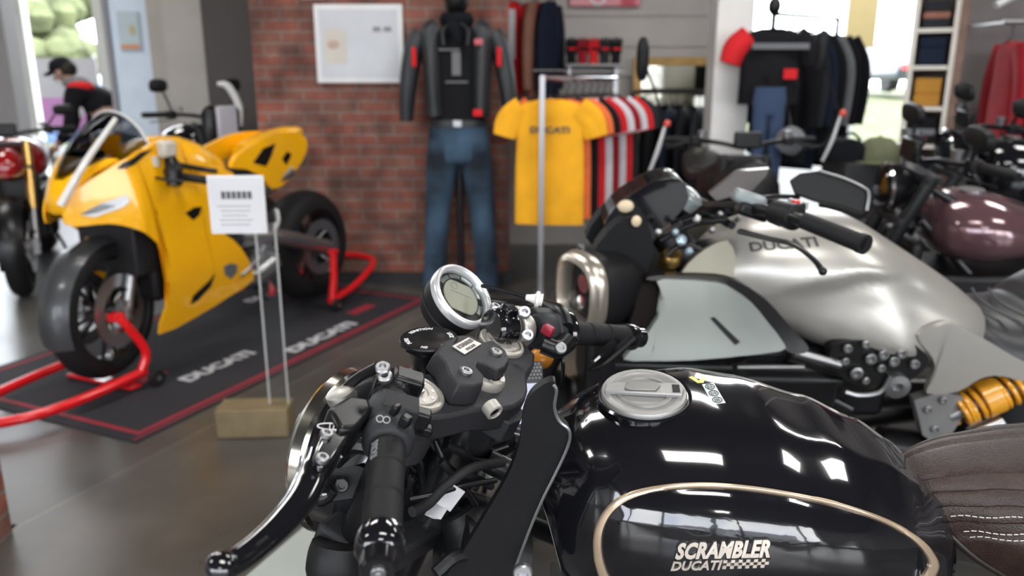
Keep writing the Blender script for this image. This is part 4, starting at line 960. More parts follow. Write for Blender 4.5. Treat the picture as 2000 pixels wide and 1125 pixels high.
def naked_bike(label, M, paint, forkm, wheelbase=1.48, Rf=.30, Rr=.31, seath=.80, tanktop=.98, rimm=satin, lamp=True, mir=(-.02, .06, .2, (.13, .08)), seatm=satin, tail=None, trunk=None, group=None, wf=.12, wr=.18, barh=1.04, tankw=.15, name='motorcycle', fork_tubes=.025):
    o = M.translation; t = thing(name, label, 'motorcycle', (o.x, o.y, 0), math.atan2(M[1][0], M[0][0]), group)
    wheel(M, (0, 0, Rf), Rf, wf, t, rimm); wheel(M, (wheelbase, 0, Rr), Rr, wr, t, rimm, False)
    sx = front_end(M, t, forkm, Rf, headh=barh - .07, fend=satin, tubes=fork_tubes)
    bars(M, sx + .01, barh, .36, t, mirrors=mir)
    sloft(M, [(sx + .05, tankw * .45, tanktop - .07, .72), (sx + .1, tankw * .85, tanktop - .02, .66), (sx + .22, tankw * 1.1, tanktop, .64), (sx + .36, tankw, tanktop - .04, .66), (sx + .48, tankw * .7, seath + .04, .70), (sx + .52, tankw * .4, seath, .72)], 'fuel_tank', paint, t)
    m = MB(M); m.lathe([(.045, 0), (.045, .006), (.0005, .008)], Matrix.Translation((sx + .2, 0, tanktop - .003)), 24); m.build('fuel_cap', steel, t)
    sloft(M, [(sx + .46, .07, seath - .0, seath - .09), (sx + .55, .12, seath + .01, seath - .09), (sx + .75, .15, seath, seath - .09), (sx + .98, .13, seath + .06, seath - .02), (sx + 1.15, .09, seath + .08, seath + .0), (sx + 1.2, .04, seath + .07, seath + .02)], 'seat', seatm, t)
    sloft(M, [(sx + .6, .10, seath - .06, seath - .16), (sx + .9, .11, seath - .02, seath - .12), (sx + 1.2, .07, seath + .06, seath - .03), (sx + 1.27, .03, seath + .05, seath + .0)], 'tail_cover', tail or paint, t)
    m = MB(M); m.box((sx + 1.26, 0, seath + .02), (.02, .10, .035)); m.build('tail_light', mat('red_lens', (.8, .03, .03), .2), t, bevel=.004)
    m = MB(M); m.box((sx + .28, 0, .45), (.44, .30, .32)); m.cyl((sx + .02, 0, .38), (sx + .2, 0, .40), .09); m.cyl((sx + .38, -.18, .38), (sx + .38, .18, .38), .11); m.box((sx - .02, 0, .60), (.05, .28, .26)); m.build('engine', dark, t, bevel=.02)
    m = MB(M)
    for s in (-1, 1):
        m.cyl((sx + .02, s * .04, barh - .12), (sx + .55, s * .13, .62), .016); m.cyl((sx + .02, s * .04, barh - .25), (sx + .3, s * .14, .50), .016); m.cyl((sx + .3, s * .14, .50), (sx + .55, s * .13, .62), .014); m.cyl((sx + .5, s * .12, .64), (sx + 1.1, s * .07, seath - .02), .012)
    m.build('trellis_frame', TRM, t)
    m = MB(M)
    for s in (-1, 1): m.tube([(sx + .5, s * .10, .42), (wheelbase - .25, s * .14, .36), (wheelbase, s * .13, Rr)], [.035, .03, .025], 10)
    m.build('swingarm', satin, t); MB(M).cyl((wheelbase, -.15, Rr), (wheelbase, .15, Rr), .014).build('axle', steel, t)
    m = MB(M); m.tube([(sx + .02, .05, .44), (sx - .02, .08, .25), (sx + .2, .10, .18), (sx + .6, .14, .22)], .022, 10); m.tube([(sx + .55, .16, .24), (sx + .95, .19, .42)], [.05, .06], 16); m.build('exhaust', steel, t)
    if lamp:
        T = axis_frame((sx - .12, 0, barh - .13), (-1, 0, -.05), (0, 0, 1))
        hb = MB(M @ T).lathe([(.0005, -.10), (.05, -.09), (.085, -.03), (.09, 0)], I4, 28).build('headlight_bucket', satin, t)
        MB(M @ T).lathe([(.088, 0), (.07, .02), (.0005, .03)], I4, 28).build('headlight_lens', lensm, hb)
        MB(M @ T).ringlathe([(.085, -.004), (.093, 0), (.085, .008)], I4, 28).build('headlight_rim', chrome, hb)
    MB(M).box((sx - .05, 0, barh + .01), (.03, .13, .08)).build('instrument', satin, t, bevel=.01)
    m = MB(M); m.tube([(sx + .5, -.13, .3), (sx + .46, -.19, .15), (sx + .42, -.24, .012 if M[2][1] < .05 else -.02)], .011, 8); m.build('side_stand', satin, t)
    return t, sx
# ================================================================ silver power cruiser
MD = bikeframe(-.05, 2.085, 0, 0, .14)
sb = thing('power_cruiser', 'silver grey muscle motorcycle parked just beyond the near black one, with wide tank', 'motorcycle', (.4, 2.085, 0))
def dp(px, py, v): return at(px, py, 'y', v, MD)
wheel(MD, (0, 0, .30), .30, .13, sb, satin); wheel(MD, (1.60, 0, .335), .335, .24, sb, satin, False)
front_end(MD, sb, satin, .30, .42, .86, .085, .026, plastic)
# tank: top line measured along the far edge of the hump
TP = [(1345, 492), (1375, 455), (1410, 432), (1450, 416), (1520, 405), (1590, 402), (1655, 418), (1720, 457), (1790, 503), (1840, 538), (1880, 572)]
tops = [dp(x, y, .05) for x, y in TP]
tab = [(p.x, w_, p.z, b_) for p, w_, b_ in zip(tops, (.06, .10, .135, .155, .18, .20, .215, .21, .18, .15, .10), (.86, .80, .77, .74, .70, .66, .63, .60, .60, .60, .62))]
CRZ = sorted((p.x, p.z) for p in [dp(x, y, -.2) for x, y in ((1515, 600), (1560, 582), (1620, 566), (1700, 548), (1790, 556), (1850, 585), (1880, 600))])
def tank_crease(p):
    if p.x < CRZ[0][0] - .04: return p
    zc = lerp_tab(CRZ, p.x); d = zc - p.z; f = min(1, max(0, (p.x - CRZ[0][0] + .04) / .10)) * min(1, max(0, (CRZ[-1][0] + .03 - p.x) / .12))
    if d <= -.02: return p
    t = min(1, (d + .02) / .04); t = t * t * (3 - 2 * t); o = max(0, d - .07) * .30
    return Vector((p.x, p.y * 1 - math.copysign(f * (.030 * t - min(.034, o)), p.y) if abs(p.y) > .05 else p.y, p.z))
dtank = sloft(MD, tab, 'fuel_tank', silver, sb, n=2.3, m=88, mod=tank_crease)
DT = bvh_of(dtank)
def fd(x, z): return .215 - .10 * max(0, (.62 - x)) - .35 * max(0, x - 1.0) + .0
# intake shroud, its dark mouth and slot
fs = lambda x, z: .275 - 1.1 * max(0, z - .70) ** 1.3 - .3 * max(0, x - .55) ** 1.3
shroudm = mat('sage_silver_panel', (.235, .26, .245), .38, metal=.35, coat=.2, croug=.3)
SH = [(1283, 550), (1320, 546), (1400, 552), (1432, 566), (1470, 594), (1503, 634), (1532, 672), (1524, 686), (1440, 696), (1350, 704), (1270, 705), (1218, 702), (1252, 668), (1286, 620), (1302, 590)]
shr = px_shell('intake_shroud', SH, MD, fs, shroudm, sb, .02, .03, smooth_k=2, bevel=.004)
px_shell('shroud_vent', [(1388, 622), (1396, 620), (1446, 668), (1436, 674)], MD, lambda x, z: fs(x, z) + .003, satin, shr, .01, .03, both=False, smooth_k=1)
px_shell('intake_mouth', [(1250, 560), (1283, 552), (1300, 590), (1285, 620), (1252, 668), (1220, 700), (1205, 700), (1228, 640), (1240, 600)], MD, lambda x, z: fs(x, z) - .04, mat('dark_brown_mesh', (.012, .009, .008), .85, spec=.15), sb, .02)
px_shell('tank_strip', [(1262, 545), (1290, 538), (1400, 540), (1450, 555), (1500, 590), (1545, 640), (1580, 680), (1560, 692), (1530, 680), (1500, 636), (1468, 596), (1430, 570), (1390, 554), (1300, 550)], MD, lambda x, z: fs(x, z) - .012, satin, sb, .02, .03)
px_shell('lower_tank_panel', [(1330, 545), (1360, 500), (1420, 470), (1440, 520), (1430, 548), (1400, 545)], MD, lambda x, z: .15 - .3 * max(0, z - .8), mat('olive_grey_panel', (.22, .21, .16), .4, metal=.4), sb, .01)
px_shell('side_panel', [(1792, 655), (1850, 632), (1875, 640), (1920, 662), (1985, 700), (2060, 740), (2050, 760), (1960, 735), (1915, 740), (1870, 765), (1810, 768), (1826, 735), (1822, 700)], MD, lambda x, z: .19 + .05 * max(0, 1.2 - x), silver, sb, .015, ang=50)
# seat
sloft(MD, [(dp(1868, 600, -.1).x, .08, .70, .60), (dp(1885, 560, 0).x, .13, .745, .58), (dp(1930, 560, 0).x, .17, .735, .56), (dp(2010, 560, 0).x, .19, .74, .56), (1.40, .17, .78, .62), (1.5, .15, .84, .70), (1.75, .13, .88, .78), (1.85, .08, .87, .80)], 'seat', mat('seat_vinyl', (.03, .03, .033), .38, bump=.2, bscale=300), sb, n=2.6, m=36)
m = MB(MD)
for k in range(4): m.tube([(1.20 + k * .045, -.10, .742), (1.17 + k * .045, 0, .748), (1.20 + k * .045, .10, .742)], .004, 6)
m.build('seat_ribs', mat('seat_rib', (.06, .06, .065), .4), sb)
# engine cover with its screws and pulley
m = MB(MD); m.box((.62, 0, .45), (.50, .32, .34)); m.cyl((.45, 0, .48), (.30, 0, .70), .09); m.cyl((.2, 0, .42), (.42, 0, .42), .10); m.box((.32, 0, .62), (.18, .30, .28)); m.box((.75, 0, .58), (.50, .26, .20)); m.build('engine', dark, sb, bevel=.02)
ec = px_shell('engine_cover', [(1622, 690), (1650, 668), (1760, 664), (1800, 684), (1815, 706), (1790, 735), (1740, 760), (1670, 752), (1632, 725)], MD, lambda x, z: .20, mat('cover_black', (.012, .012, .012), .3, bump=.3, bscale=90), sb, .04, both=False)
random.seed(5)
for x, y, r in ((1655, 680, .011), (1690, 672, .010), (1700, 700, .014), (1725, 692, .013), (1745, 705, .013), (1720, 718, .010), (1672, 728, .016), (1760, 690, .012), (1785, 710, .012), (1650, 705, .010), (1690, 742, .009)):
    p = dp(x, y, -.205); lb = MB(MD); bolt(lb, axis_frame(p, (0, -1, 0)), r, .008); lb.build('cover_screw', steel, ec)
p = dp(1750, 752, -.2); MB(MD).lathe([(.014, -.02), (.03, -.01), (.03, .012), (.012, .014), (.012, 0)], axis_frame(p, (0, -1, 0)), 24).build('pivot_boss', steel, sb)
m = MB(MD); m.tube([dp(1740, 735, -.21), dp(1720, 765, -.21), dp(1680, 772, -.21), dp(1650, 765, -.21)], .006, 8); m.build('steel_pipe', steel, sb)
# frame tubes and hoses under the shroud
m = MB(MD)
for a, b, r in (((1200, 712), (1640, 722), .014), ((1250, 735), (1640, 742), .02), ((1440, 700), (1460, 790), .022), ((1540, 690), (1640, 722), .022)): m.cyl(dp(*a, -.14), dp(*b, -.14), r)
m.cyl((.26, 0, .86), (.26, 0, .70), .035); m.cyl((.28, .05, .82), (.9, .15, .52), .016); m.cyl((.28, -.05, .82), (.9, -.15, .52), .016)
m.build('trellis_frame', TRM, sb)
m = MB(MD); m.cyl(dp(1550, 688, -.2), dp(1640, 712, -.2), .011); m.cyl(dp(1440, 717, -.16), dp(1570, 717, -.16), .006); m.build('frame_rail', steel, sb)
# rear shock with yellow spring and bracket
a = dp(1872, 800, -.16); b_ = dp(2010, 742, -.16); d_ = (b_ - a).normalized(); T = axis_frame(a, b_ - a)
L_ = (b_ - a).length; yel = mat('shock_yellow', (.80, .36, .02), .3, coat=.5)
m = MB(MD @ T); m.lathe([(.0005, -.03), (.022, -.03), (.024, 0), (.024, L_ * .9), (.0005, L_)], I4, 20); shk = m.build('rear_shock', steel, sb)
m = MB(MD @ T); m.lathe([(.038, .01), (.046, .012), (.046, .022), (.038, .024)], I4, 28); m.lathe([(.033, .055), (.047, .055), (.047, .10), (.033, .10)], I4, 28); m.build('shock_collar', yel, shk, bevel=.003)
m = MB(MD @ T); m.tube([(.040 * math.cos(t), .040 * math.sin(t), -.01 + .019 * t / (2 * PI) * 1.05) for t in [i * PI / 8 for i in range(16 * 9)]], .0065, 8, 1); m.build('coil_spring', yel, shk)
MB(MD @ T @ Matrix.Translation((.07, -.02, .05))).lathe([(.0005, -.05), (.02, -.05), (.02, .03), (.0005, .03)], I4, 18).build('gas_reservoir', steel, shk)
px_shell('shock_bracket', [(1785, 782), (1838, 766), (1880, 775), (1890, 800), (1850, 862), (1828, 868), (1802, 850), (1795, 815)], MD, lambda x, z: .18, mat('bracket_alu', (.42, .42, .42), .35, metal=.7), sb, .03, smooth_k=1, bevel=.004)
for x, y in ((1812, 800), (1842, 782), (1826, 838)):
    lb = MB(MD); bolt(lb, axis_frame(dp(x, y, -.183), (0, -1, 0)), .010, .006); lb.build('bracket_bolt', steel, sb)
m = MB(MD)
for s in (-1, 1): m.tube([(1.0, s * .13, .40), (1.3, s * .17, .38), (1.6, s * .17, .335)], [.05, .045, .04], 12)
m.build('swingarm', satin, sb)
m = MB(MD); m.tube([(.55, .14, .25), (.9, .18, .25), (1.1, .20, .30)], .03); m.tube([(1.05, .22, .28), (1.45, .24, .34)], [.06, .065], 18); m.build('exhaust', satin, sb)
m = MB(MD); m.tube([(.80, -.15, .28), (.76, -.2, .14), (.72, -.26, -.03)], .012); m.build('side_stand', satin, sb)
# headlight nose with its bright ring
hc2 = dp(1146, 568, -.14); HF2 = axis_frame(hc2, (-1, -.55, .02), (0, 0, 1))
m = MB(MD @ HF2)
def rr_(k, a_, b__): return [(k * a_ * math.copysign(abs(math.cos(t)) ** .72, math.cos(t)), k * b__ * math.copysign(abs(math.sin(t)) ** .72, math.sin(t))) for t in [2 * PI * i / 36 for i in range(36)]]
m.rings([[Vector((x, y, z)) for x, y in rr_(k, .098, .09)] for k, z in ((.80, .0), (.97, .0), (1.0, .012), (.93, .035), (.78, .04), (.72, .02), (.72, -.02))], caps=False); ring = m.build('headlight_ring', mat('warm_aluminium', (.62, .56, .48), .3, metal=.85), sb, ang=70)
m = MB(MD @ HF2); m.rings([[Vector((x, y, z)) for x, y in rr_(k, .098, .09)] for k, z in ((.5, -.14), (.85, -.09), (.95, -.02), (.93, .0))]); m.build('headlight_shell', plastic, ring)
m = MB(MD @ HF2); m.rings([[Vector((x, y, z)) for x, y in rr_(k, .07, .065)] for k, z in ((1, .0), (.9, .012), (.3, .02))]); m.build('headlight_lens', lensm, ring)
m = MB(MD @ HF2); m.cyl((.02, 0, -.02), (.02, 0, .012), .022); m.cyl((-.03, .01, -.02), (-.03, .01, .008), .016); m.build('projector', chrome, ring)
# fly screen, instrument cowl
px_shell('headlight_cowl', [(1155, 505), (1185, 455), (1225, 425), (1262, 430), (1275, 480), (1262, 540), (1232, 600), (1225, 640), (1200, 590), (1180, 530)], MD, lambda x, z: .10, plastic, sb, .05, smooth_k=2, bevel=.01)
px_shell('instrument_pod', [(1180, 440), (1200, 405), (1240, 375), (1290, 350), (1330, 352), (1345, 385), (1325, 420), (1290, 450), (1265, 490), (1225, 485), (1195, 470)], MD, lambda x, z: .05, gloss, sb, .09, smooth_k=2, bevel=.015)
for x, y, r, v in ((1310, 347, .026, .02), (1352, 385, .030, -.02)):
    m = MB(MD); m.lathe([(.0005, -.03), (r, -.025), (r, .004), (r * .8, .008), (.0005, .009)], axis_frame(dp(x, y, v), (.6, -.3, .7)), 24); m.build('dial_pod', mat('pod_grey', (.22, .25, .25), .3, coat=.5), sb)
m = MB(MD); m.ball(dp(1243, 432, -.11), (.012, .006, .014)); m.build('side_lamp', mat('clear_amber', (.65, .52, .35), .25), sb); m = MB(MD); m.ball(dp(1222, 403, -.07), (.02, .01, .016)); m.build('turn_signal', mat('clear_amber', (.65, .52, .35), .25), sb)
# steering: bar, near grip, levers, mirror
sx = .3
P3 = lambda x, y, d: CAM + ray(x, y) * d
m = MB(); m.tube([P3(1690, 478, 1.52), P3(1570, 432, 1.62), P3(1500, 412, 1.72), P3(1430, 405, 1.85), P3(1380, 402, 2.0), P3(1345, 380, 2.2), P3(1310, 350, 2.42)], .013, 12); dbar = m.build('handlebar', satin, sb)
m = MB(); m.tube([P3(1684, 476, 1.525), P3(1570, 431, 1.62)], [.0185, .0175], 18, 1); m.tube([P3(1690, 478, 1.52), P3(1680, 474, 1.53)], .020, 16, 1); m.build('hand_grip', rubber, sb)
m = MB(); m.tube([P3(1345, 380, 2.2), P3(1310, 350, 2.42)], .018, 14, 1); m.build('hand_grip', rubber, sb)
T = axis_frame(P3(1535, 420, 1.68), P3(1570, 431, 1.62) - P3(1500, 412, 1.72), (0, 0, 1))
m = MB(T); m.lathe([(.012, -.04), (.026, -.038), (.028, -.01), (.026, .0), (.028, .012), (.028, .03), (.014, .036)], I4, 24); m.box((.0, -.02, 0), (.05, .03, .04)); sw2 = m.build('switch_housing', plastic, sb, bevel=.003)
m = MB(T); m.box((.024, -.022, .0), (.014, .014, .014)); m.build('mode_button', mat('red_button', (.7, .05, .04), .35), sw2, bevel=.002)
for z in (-.03, .015): m = MB(T); m.box((.02, -.036, z), (.016, .008, .012)); m.build('grey_switch', mat('switch_lightgrey', (.4, .4, .4), .4), sw2)
m = MB(); m.box((0, 0, 0), (.075, .05, .03), Matrix.Translation(P3(1462, 388, 1.78)) @ Matrix.Rotation(R(18), 4, 'Y')); rsv = m.build('fluid_reservoir', mat('reservoir_grey', (.26, .29, .29), .3, coat=.4), sb, bevel=.01)
m = MB(); m.box((0, 0, 0), (.07, .05, .03), Matrix.Translation(P3(1468, 412, 1.78)) @ Matrix.Rotation(R(18), 4, 'Y')); m.build('clutch_cylinder', satin, sb, bevel=.008)
m = MB(); m.tube([P3(1446, 452, 1.72), P3(1500, 466, 1.62), P3(1550, 478, 1.55), P3(1590, 508, 1.50), P3(1607, 530, 1.48)], [.009, .0075, .0065, .006, .0075], 10, flat=.7); m.ball(P3(1607, 530, 1.48), .008); m.build('hand_lever', satin, sb)
m = MB(); m.tube([P3(1440, 402, 1.82), P3(1500, 385, 1.85), P3(1560, 385, 1.88)], .006, 8); ms = m.build('mirror_stem', satin, sb)
MP = [(1542, 352), (1562, 338), (1600, 333), (1650, 348), (1690, 368), (1698, 380), (1694, 412), (1684, 416), (1640, 402), (1590, 392), (1552, 378)]
mq = [P3(x, y, 1.86) for x, y in MP]; cq = sum(mq, Vector()) / len(mq); nq = (Vector((.3, .9, -.35))).normalized()
m = MB(); m.rings([mq, [p + nq * .012 for p in mq], [cq + (p - cq) * .7 + nq * .03 for p in mq]]); mh = m.build('mirror_housing', plastic, ms, bevel=.003)
m = MB(); m.tube([P3(x, y, 1.855) for x, y in ((1600, 334), (1650, 349), (1689, 368), (1697, 381), (1693, 411))], .004, 6); m.build('mirror_edge', steel, mh)
m = MB(); P = [(1385, 378), (1440, 335), (1502, 330), (1495, 345), (1470, 372), (1400, 392)]; q = [P3(x, y, 2.02) for x, y in P]; m.rings([q, [p + Vector((0, .01, .004)) for p in q]]); m.build('fly_screen', mat('smoked_screen', (.10, .09, .085), .25, coat=.5), sb)
m = MB(); m.lathe([(.0005, 0), (.024, 0), (.026, .02), (.02, .03), (.0005, .03)], axis_frame(P3(1310, 512, 1.93), (0, -.5, .8)), 20); m.tube([P3(1300, 520, 1.93), P3(1316, 470, 1.98)], .022); m.build('fork_top', gold, sb)
m = MB(); m.tube([P3(1300, 500, 1.90), P3(1330, 480, 1.90), P3(1370, 490, 1.90), P3(1390, 520, 1.9)], .006); m.tube([P3(1290, 470, 1.92), P3(1350, 440, 1.90), P3(1420, 430, 1.85)], .006); m.tube([P3(1310, 440, 1.98), P3(1380, 420, 1.96), P3(1430, 440, 1.85)], .01)
m.build('cable_loom', satin, sb)
for i, (x, y, s_) in enumerate(((1330, 470, .018), (1345, 492, .014), (1318, 455, .012), (1390, 450, .012), (1440, 430, .010), (1360, 430, .014), (1285, 455, .012), (1405, 420, .010))):
    m = MB(); m.lathe([(.0005, 0), (s_ * .7, 0), (s_ * .7, .01), (s_ * .4, .014), (.0005, .014)], axis_frame(P3(x, y, 1.88), (0, -1, .5)), 12); m.build('fitting', (steel, mat('blue_grey_alloy', (.35, .45, .52), .3, metal=.7))[i < 3], sb)
m = MB(); m.tube([P3(1300, 450, 1.97), P3(1340, 500, 1.97), P3(1390, 500, 1.97)], .045, 12); m.build('head_tube_cover', dark, sb)
# word on the tank
dk = mat('badge_dark', (.06, .06, .06), .5)
m = MB(); BQ2 = [(1462, 474), (1592, 462), (1600, 482), (1466, 492)]
try:
    put_text(m, 'DUCATI', lambda u, v, t: hit(*quad(BQ2, u, 1 - v), .0005 + .001 * t, DT)[0], bold=.03); m.build('tank_lettering', dk, dtank)
except Exception as e: print('tank text', e)
# ================================================================ yellow superbike
AY = math.atan2(.91, .415)
MY = bikeframe(-1.80, 3.25, AY, .035, 0)
yb = thing('superbike', 'yellow race motorcycle raised on red paddock stands on a dark mat', 'motorcycle', (-1.5, 3.9, 0), AY)
MYw = MY @ Matrix.Translation((.06, -.02, 0)) @ Matrix.Rotation(R(14), 4, 'Z')
spoke = mat('black_wheel', (.015, .015, .016), .3, coat=.3)
wheel(MYw, (0, 0, .30), .30, .13, yb, spoke, True, 10); wheel(MY, (1.44, 0, .32), .32, .20, yb, spoke, True, 10)
front_end(MYw, yb, gold, .30, .42, .88, .105, .027, mat('carbon_fender', (.04, .042, .045), .35, coat=.3))
def fy(x, z):
    y = .235 - .75 * max(0, .14 - x) - .18 * max(0, z - .75) - .25 * max(0, .42 - z) - .06 * max(0, x - .8)
    return max(.045, y)
FY = [(131, 440), (127, 412), (150, 372), (205, 335), (262, 300), (318, 272), (352, 268), (356, 300), (392, 345), (405, 372), (420, 440), (458, 470), (484, 505), (496, 545), (450, 578), (385, 618), (312, 653), (326, 600), (334, 540), (330, 500), (300, 466), (262, 446), (215, 437), (168, 441)]
fair = px_shell('side_fairing', FY, MY, fy, yellow, yb, .012, .06, smooth_k=2, ang=50)
# headlight slit, vents, badge
f2 = lambda x, z: fy(x, z) + .004
hs_ = px_shell('headlight', [(158, 418), (200, 396), (248, 381), (253, 390), (236, 402), (180, 422)], MY, f2, mat('headlight_grey', (.18, .19, .2), .15, coat=1), fair, .012, .05, smooth_k=1)
px_shell('light_strip', [(160, 421), (190, 416), (238, 400), (252, 388), (254, 394), (238, 406), (186, 424)], MY, lambda x, z: fy(x, z) + .007, mat('strip_white', (.75, .75, .75), .3), fair, .01, .05, smooth_k=1)
px_shell('fairing_vent', [(363, 416), (380, 405), (394, 404), (390, 420), (378, 430)], MY, f2, satin, fair, .01, .05, smooth_k=1)
px_shell('fairing_vent', [(373, 595), (378, 578), (410, 548), (420, 535), (412, 560), (388, 586)], MY, f2, satin, fair, .01, .05, smooth_k=1)
px_shell('maker_emblem', [(438, 520), (452, 514), (464, 518), (463, 532), (452, 545), (440, 536)], MY, f2, mat('emblem_grey', (.22, .24, .27), .4, metal=.5), fair, .01, .05, smooth_k=1, both=False)
px_shell('nose_inlet', [(228, 330), (240, 318), (275, 298), (300, 290), (262, 322), (240, 330)], MY, f2, satin, fair, .01, .05, smooth_k=1)
# nose between the two sides
nr = MB(MY); rows = []
for (x, z) in ((-.06, .74), (-.06, .80), (-.03, .855), (.02, .90), (.10, .945)):
    h = fy(x, z); rows.append([Vector((x - .03 * (1 - (v / h) ** 2), v, z)) for v in [h * (-1 + .2 * i) for i in range(11)]])
rows = [r + [p + Vector((.012, 0, -.01)) for p in reversed(r)] for r in rows]
nr.rings(rows).build('nose_fairing', yellow, yb, ang=60)
MB(MY).box((.18, 0, .62), (.10, .34, .36)).build('radiator', mat('radiator_black', (.01, .01, .011), .6, bump=.6, bscale=300), yb, bevel=.01)
MB(MY).box2((.22, -.16, .30), (.80, .16, .80)).build('engine', dark, yb, bevel=.03)
# screen
m = MB(MY); rows = []
for x, hw, zc, zt in ((-.05, .05, .845, .87), (.01, .10, .87, .95), (.08, .14, .90, 1.03), (.16, .165, .935, 1.09), (.23, .175, .97, 1.125)):
    rows.append([Vector((x + .03 * (1 - math.cos(a)), hw * math.sin(a), zc + (zt - zc) * math.cos(a))) for a in [R(-90 + 15 * i) for i in range(13)]])
m.rings([r + [p * 1 + Vector((.004, 0, -.004)) for p in reversed(r)] for r in rows]); scr = m.build('windscreen', clearm('smoked_clear_screen', (.45, .46, .48), 1.4), yb, ang=70)
m = MB(MY); m.tube([Vector((r[0].x, r[0].y, r[0].z)) for r in rows] + [p for p in rows[-1][1:-1]] + [r[-1] for r in reversed(rows)], .006, 6, 2); m.build('screen_edge', mat('pale_edge', (.6, .6, .58), .3), scr)
m = MB(MY); m.tube([MY.inverted() @ at(118, 402, 'y', 3.12), MY.inverted() @ at(165, 320, 'y', 3.2), MY.inverted() @ at(226, 232, 'y', 3.35)], [.016, .014, .010], 8); m.build('lit_screen_edge', mat('pale_lit_edge', (.7, .68, .64), .3, coat=.4), yb)  # light on the screen edge, built as a pale tube
MB(MY).box((.10, 0, .93), (.05, .16, .09)).build('instrument', satin, yb, bevel=.01)
# tank, seat, tail
sloft(MY, [(.28, .07, .93, .80), (.34, .14, .985, .78), (.46, .17, 1.01, .75), (.60, .165, .985, .74), (.74, .12, .91, .76), (.80, .07, .86, .78)], 'fuel_tank', yellow, yb, m=32)
px_shell('tank_flank', [(346, 312), (400, 318), (455, 338), (462, 372), (440, 420), (408, 400), (390, 350)], MY, lambda x, z: .20 - .2 * max(0, z - .7), yellow, yb, .012, .06, smooth_k=2)
sloft(MY, [(.74, .08, .865, .80), (.82, .13, .86, .78), (1.0, .14, .865, .79), (1.08, .12, .90, .82)], 'seat', mat('seat_vinyl', (0, 0, 0)), yb)
TF = lambda x, z: max(.03, .15 - .10 * max(0, x - 1.0) - .1 * max(0, z - .9))
tl = px_shell('tail_fairing', [(462, 306), (490, 286), (530, 264), (565, 258), (590, 262), (601, 282), (592, 312), (572, 340), (552, 362), (530, 368), (512, 345), (480, 330), (455, 328)], MY, TF, yellow, yb, .03, .06, smooth_k=2)
px_shell('tail_vent', [(495, 318), (515, 290), (538, 280), (530, 305), (520, 325)], MY, lambda x, z: TF(x, z) + .004, satin, tl, .01, .05, smooth_k=1)
px_shell('tail_vent', [(552, 310), (562, 296), (570, 302), (560, 322)], MY, lambda x, z: TF(x, z) + .004, satin, tl, .01, .05, smooth_k=1)
sloft(MY, [(.98, .06, .93, .84), (1.1, .10, .965, .86), (1.3, .09, 1.0, .90), (1.42, .05, 1.0, .94)], 'tail_hump', yellow, yb)
m = MB(MY)
for s in (-1, 1): m.cyl((.72, s * .12, .72), (1.25, s * .09, .88), .014); m.cyl((.80, s * .12, .60), (1.1, s * .10, .82), .012)
m.build('subframe', steel, yb)
m = MB(MY); m.tube([(.75, -.15, .50), (1.0, -.18, .46), (1.44, -.15, .32)], [.05, .045, .04], 12); m.cyl((1.44, -.16, .32), (1.44, .16, .32), .045); m.build('swingarm', steel, yb)
m = MB(MY); m.tube([(.6, -.08, .3), (.85, -.12, .28), (1.0, -.15, .34)], [.05, .06, .05], 14); m.build('exhaust', steel, yb); m = MB(MY); m.tube([(1.02, -.10, .70), (1.22, -.10, .78)], .04, 14); m.build('tail_exhaust', steel, yb)
m = MB(MY); m.cyl((.86, -.15, .40), (.86, -.30, .40), .012); m.tube([(.86, -.18, .40), (.98, -.2, .52), (1.02, -.17, .60)], .016); m.tube([(.86, -.2, .40), (.75, -.22, .36), (.68, -.22, .33)], .010); m.box((.93, -.19, .47), (.10, .02, .14)); m.build('rearset', steel, yb, bevel=.004)
for s in (-1, 1):
    m = MB(MY); a = Vector((.28, s * .15, .87)); b = Vector((.40, s * .33, .83)); m.cyl(a, b, .012); m.build('clip_on_bar', satin, yb)
    m = MB(MY); m.cyl(a.lerp(b, .4), b + Vector((.005, s * .02, 0)), .018); m.build('hand_grip', rubber, yb)
    m = MB(MY); m.box(a.lerp(b, .25), (.05, .05, .05)); m.build('switch_housing', plastic, yb, bevel=.008)
    m = MB(MY); m.lathe([(.0005, -.02), (.02, -.02), (.02, .02), (.0005, .02)], Matrix.Translation((.26, s * .2, .92)), 14); m.build('fluid_reservoir', mat('smoke_reservoir', (.55, .5, .42), .4), yb)
    m = MB(MY); m.tube([(.25, s * .16, .86), (.24, s * .26, .85), (.28, s * .33, .84)], .006); m.build('hand_lever', satin, yb)
q = surf(322, 325, MY, fy); m = MB(MY); m.tube([surf(320, 305, MY, fy) + Vector((0, -.03, 0)), surf(322, 330, MY, fy) + Vector((0, -.05, 0)), surf(324, 362, MY, fy) + Vector((0, -.05, 0))], [.022, .036, .03], 12); m.build('brake_master', satin, yb)
m = MB(MY); m.box(surf(312, 290, MY, fy) + Vector((0, -.04, 0)), (.07, .05, .07)); m.build('master_reservoir', mat('smoke_reservoir', (0, 0, 0)), yb, bevel=.012)
m = MB(MY); m.tube([surf(345, 322, MY, fy) + Vector((0, -.02, 0)), surf(385, 330, MY, fy) + Vector((0, -.03, 0)), surf(415, 334, MY, fy) + Vector((0, -.02, 0))], .012, 8); m.build('left_lever', satin, yb)
